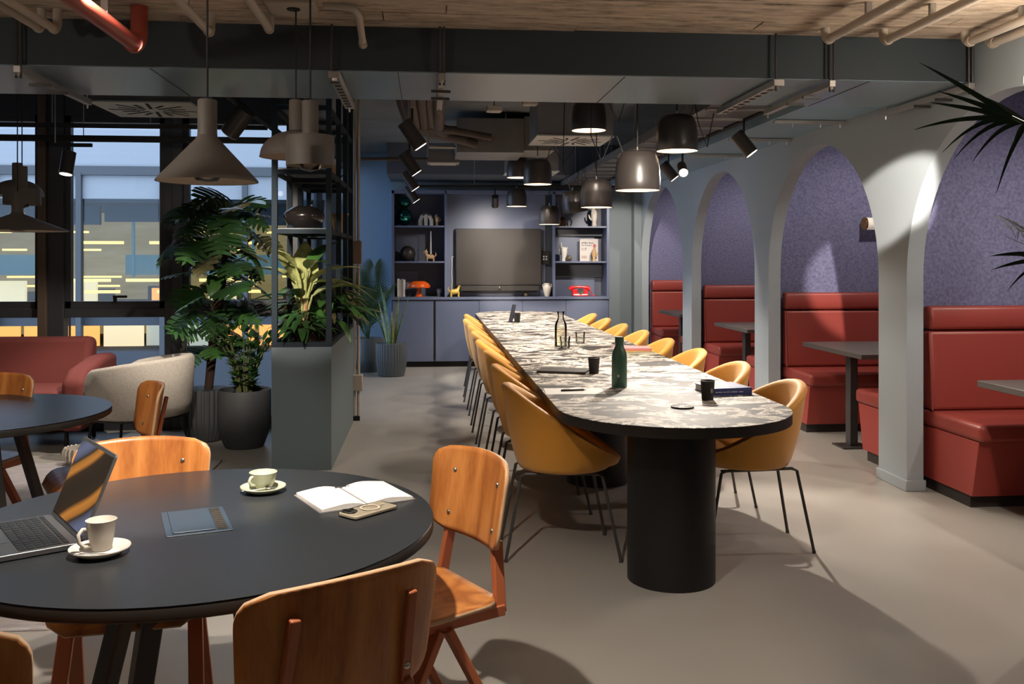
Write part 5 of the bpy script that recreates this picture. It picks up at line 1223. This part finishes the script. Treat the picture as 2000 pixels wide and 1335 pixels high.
def elbow_pipe(label, p, r, m, z=None, y0=1.2, up=True, name='ceiling_pipe', hang=True):
    t = thing(name, label, 'pipe', (p.x, 0, 0)); z = p.z; R_ = r * 2.2
    pts = [(0, y0, z), (0, p.y - R_, z)] + [(0, p.y - R_ + R_ * sin(R(a)), z + R_ - R_ * cos(R(a))) for a in range(15, 91, 15)] + [(0, p.y, 2.552)]
    MB().tube(pts[:2], r, 16).build('pipe_run', m, t); MB().tube(pts[1:], r * 1.06, 16).build('elbow', m, t)
    MB().cyl((0, p.y - R_ - .012, z), (0, p.y - R_ + .012, z), r * 1.22, n=18).build('coupling', m, t)
    for yy in (p.y - .45, p.y - 1.5):
        MB().bb(-.014, .014, yy - .01, yy + .01, z + r * .8, 2.552).build('pipe_clip', M['galv'], t, bevel=.001)
    return t
for px, py, lab in ((1612, 80, 'first of the right-hand group'), (1725, 82, 'second of the right-hand group'), (1885, 85, 'third of the right-hand group'), (1930, 88, 'outermost of the right-hand group'), (412, 66, 'left of the junction box, by the lamp cord'), (528, 60, 'just left of the junction box'), (82, 58, 'inner of the far left pair'), (112, 60, 'outer of the far left pair')):
    q = D(px, py, 4.42); elbow_pipe('beige pipe under the concrete ceiling, ' + lab, q, .021 if px > 600 else .019, M['beige'])
elbow_pipe('red sprinkler pipe under the concrete ceiling', D(272, 92, 4.34), .036, M['redpipe'], name='sprinkler_pipe')
q = D(707, 66, 4.45); t = thing('ceiling_pipe', 'beige pipe running from the junction box to the duct', 'pipe', (0, 0, 0))
MB().tube([(-.47, 4.2, 2.54), (q.x - .06, 4.2, 2.535), (q.x - .02, 4.215, 2.53), (q.x, 4.26, 2.51), (q.x, 4.5, 2.45)], .017, 12).build('pipe_run', M['beige'], t); MB().cyl((q.x, 4.5, 2.45), (q.x, 4.53, 2.44), .021, n=14).build('coupling', M['beige'], t)
# air cassettes with swirl diffusers
def cassette(label, c, z, s=.60, h=.30):
    t = thing('air_diffuser', label, 'air diffuser', (c[0], c[1], z)); a = s / 2
    MB().bb(-a, a, -a, a, .012, h).build('plenum_box', M['galvduct'], t, smooth=False); MB().bb(-a - .01, a + .01, -a - .01, a + .01, 0, .012).build('face_plate', M['diff'], t, bevel=.002)
    for k in range(16):
        an = 2 * pi * k / 16; r0, r1 = (.11, .22) if k % 2 else (.06, .275); sw_ = .12
        MB().bar((r0 * cos(an), r0 * sin(an), -.0005), (r1 * cos(an + sw_), r1 * sin(an + sw_), -.0005), .022, .002).build('slot', M['slot'], t, smooth=False)
    for sx in (-1, 1):
        for sy in (-1, 1): MB().cyl((sx * a * .9, sy * a * .9, h), (sx * a * .9, sy * a * .9, 2.82 - z), .004, n=6).build('hanger', M['galv'], t)
cassette('square swirl air diffuser in front of the windows', (-1.78, 6.20), 2.37); cassette('square swirl air diffuser above the long table', (1.20, 7.75), 2.40, .62, .40); cassette('far swirl air diffuser close to the cabinet', (1.15, 10.3), 2.36, .55, .25)
# cable tray
ct = thing('cable_tray', 'wide dark steel cable tray running above the long table', 'cable tray', (1.95, 0, 2.36))
MB().bb(-.19, .19, 5.5, 12.2, 0, .004).build('tray_floor', M['darksteel'], ct, smooth=False); 
for sx in (-1, 1): MB().bb(sx * .19 - .003, sx * .19 + .003, 5.5, 12.2, 0, .07).build('tray_side', M['galvduct'], ct, smooth=False)
for k in range(16): MB().bb(-.19, .19, 5.7 + k * .42, 5.74 + k * .42, -.012, 0).build('cross_slat', M['galvduct'], ct, smooth=False)
for yy in (6.2, 7.8, 9.4, 11.0):
    for sx in (-1, 1): MB().cyl((sx * .18, yy, 0), (sx * .18, yy, 2.82 - 2.36), .004, n=6).build('hanger', M['galv'], ct)
for k in range(5): MB().tube([(-.14 + k * .05, 5.5, .02), (-.13 + k * .05, 8, .022), (-.15 + k * .05, 12.1, .02)], .012, 6).build('cable', M['cord'], ct)
# insulated pipes running to the rear fan-coil unit
for i, (px, r, yb) in enumerate(((772, .038, 8.2), (795, .045, 8.6), (820, .04, 8.7), (862, .048, 8.8), (838, .032, 8.4))):
    q = D(px, 205, 5.6); t = thing('insulated_pipe', 'dark insulated pipe above the rail, ' + ['leftmost of five', 'second from the left', 'middle one of five', 'rightmost of five', 'second from the right'][i], 'pipe', (q.x, 0, 0), 0, 'insulated pipes')
    sh = .10 + .03 * i
    MB().tube([(.0, 5.5, 2.56 + .03 * (i % 2)), (0, 7.0, 2.57), (.02, yb - .3, 2.58), (sh, yb, 2.57), (sh + .35, yb + .05, 2.55 - .03 * (i % 3))], r, 12).build('pipe_run', M['duct'], t, ang=70); MB().cyl((0, 6.4, 2.57), (0, 6.46, 2.57), r * 1.12, n=14).build('strap', M['galv'], t)
    MB().cyl((0, 6.43, 2.57), (0, 6.43, 2.82), .004, n=6).build('hanger', M['galv'], t)
fc = thing('fan_coil_unit', 'grey sheet-metal fan-coil unit under the rear ceiling', 'air unit', (.72, 9.15, 2.42))
MB().bb(-.45, .20, -.35, .35, 0, .33).build('unit_casing', M['galvduct'], fc, bevel=.004); MB().bb(.205, .50, -.30, .30, .03, .36).build('unit_plenum', mat('grey_green_sheet', (.17, .17, .155), .6), fc, bevel=.004); MB().bb(-.2, -.1, -.36, -.349, .12, .15).build('red_tag', M['redpipe'], fc)
for sx in (-.40, .45): MB().cyl((sx, 0, .33), (sx, 0, .40), .005, n=6).build('hanger', M['galv'], fc)
cl_ = thing('ceiling_light', 'small square recessed light box below the rear ceiling', 'ceiling light', (.16, 9.6, 2.385)); MB().bb(-.17, .16, -.15, .15, .008, .12).build('box_body', M['galvduct'], cl_, bevel=.003); MB().bb(-.14, .13, -.12, .12, 0, .010).build('panel', mat('cream_panel', (.48, .40, .32), .6), cl_, smooth=False); MB().bb(-.17, .16, -.16, -.12, -.004, .008).build('lip', M['diff'], cl_)
for i, (px, py) in enumerate(((965, 218), (1035, 205))):
    q = D(px, py, 7.4); t = thing('ceiling_sensor', ['beige pipe-mounted box under the rear ceiling', 'pale square speaker under the rear ceiling'][i], 'ceiling box', (q.x, q.y, q.z)); MB().bb(-.06, .06, -.06, .06, 0, .04).build('box_body', M['beige'], t, bevel=.004); MB().bb(-.045, .045, -.045, .045, -.003, 0).build('grille', M['diff'], t)
    MB().cyl((0, 0, .04), (0, 0, 2.82 - q.z), .006, n=6).build('hanger', M['galv'], t)
bh = struct(MB().bb(-.5, 2.3, 11.3, 12.45, 2.44, 2.82).build('ceiling_bulkhead', mat('dark_blue_bulkhead', (.09, .105, .125), .8), smooth=False), 'dark bulkhead above the cabinet')
for i, (xa, ya, za, xb) in enumerate(((-.60, 8.35, 2.30, .0), (.0, 8.9, 2.48, .75))):
    t = thing('crosswise_pipe', ['dark crosswise pipe behind the planter', 'pale crosswise pipe under the rear ceiling'][i], 'pipe', (0, 0, 0)); MB().cyl((xa, ya, za), (xb, ya, za), .016, n=10).build('pipe_run', [M['duct'], M['beige']][i], t); MB().cyl((xb, ya, za - .02), (xb, ya, 2.82), .008, n=6).build('hanger', M['galv'], t)
for i, yy in enumerate((6.15, 7.1, 8.2)):
    t = thing('tie_rod', ['nearest thin crosswise rod under the arcade soffit', 'middle thin crosswise rod under the arcade soffit', 'farthest thin crosswise rod under the arcade soffit'][i], 'rod', (0, yy, 2.345)); MB().bb(2.37, 2.87, -.012, .012, -.012, .012).build('rod', M['galv'], t, bevel=.002)
    for x in (2.5, 2.7, 2.84): MB().cyl((x, 0, -.035), (x, 0, .02), .005, n=6).build('bolt', M['steel'], t)

# ---- unseen dome pendants added behind the viewer as fill light
for i, (x, y_) in enumerate(((-1.9, -.6), (.5, -1.0), (2.0, .6))):
    t = collect('dome', ['dome pendant lamp added behind the viewer, window side', 'dome pendant lamp added behind the viewer, middle', 'dome pendant lamp added behind the viewer, arcade side'][i], Vector((x, y_, 0)), 1.95, 2.07, 2.2, 2.585, .16, 'warm grey pendant lamps over the round tables')
    l = bpy.data.lights.new('lamp_light', 'POINT'); l.energy = 1.3; l.shadow_soft_size = .06; l.color = WARM
    o = bpy.data.objects.new('lamp_light', l); COL.objects.link(o); o.parent = t; o.location = (0, 0, -.03)

# ---- small unseen downlights added to light the booths evenly
for i in range(4):
    yc = (pcs[i] + pcs[i + 1]) / 2; zc = 2.585 if i == 0 else 2.82
    t = thing('added_downlight', 'small black downlight added under the ceiling of the ' + ['nearest', 'second', 'third', 'farthest'][i] + ' booth', 'ceiling light', (3.75, yc, zc - .09), 0, 'added booth downlights')
    MB().lathe([(.001, .088), (.05, .088), (.05, .0), (.044, .0), (.040, .03), (.001, .03)], 24).build('housing', M['blackmat'], t, ang=40)
    MB().lathe([(.001, .024), (.039, .024), (.039, .029), (.001, .029)], 20).build('lamp_face', M['glow'], t)
    spot_light('downlight', (0, 0, -.01), (0, 0, -3), 30, 165, .6, .05, WARM, t)

# ---- opal globe lamps added out of view to brighten ceiling and arcade
for i, (x, y_, z_) in enumerate(((-2.75, 2.5, 2.12), (2.56, 3.6, 2.15))):
    t = thing('added_globe_pendant', ['opal globe lamp added left of the foreground table', 'opal globe lamp added before the nearest arch'][i], 'pendant lamp', (x, y_, z_), 0, 'added opal globe lamps')
    MB().ell((0, 0, 0), .09, .09, .09, 32, 20).build('globe', mat('lit_opal_globe', (.9, .85, .8), .4, emit=(1, .86, .70), estr=27), t, ang=80)
    MB().lathe([(.001, .085), (.03, .085), (.03, .13), (.001, .13)], 20).build('socket', M['blackmat'], t)
    MB().cyl((0, 0, .13), (0, 0, 2.55 - z_), .0035, n=8).build('cord', M['cord'], t)
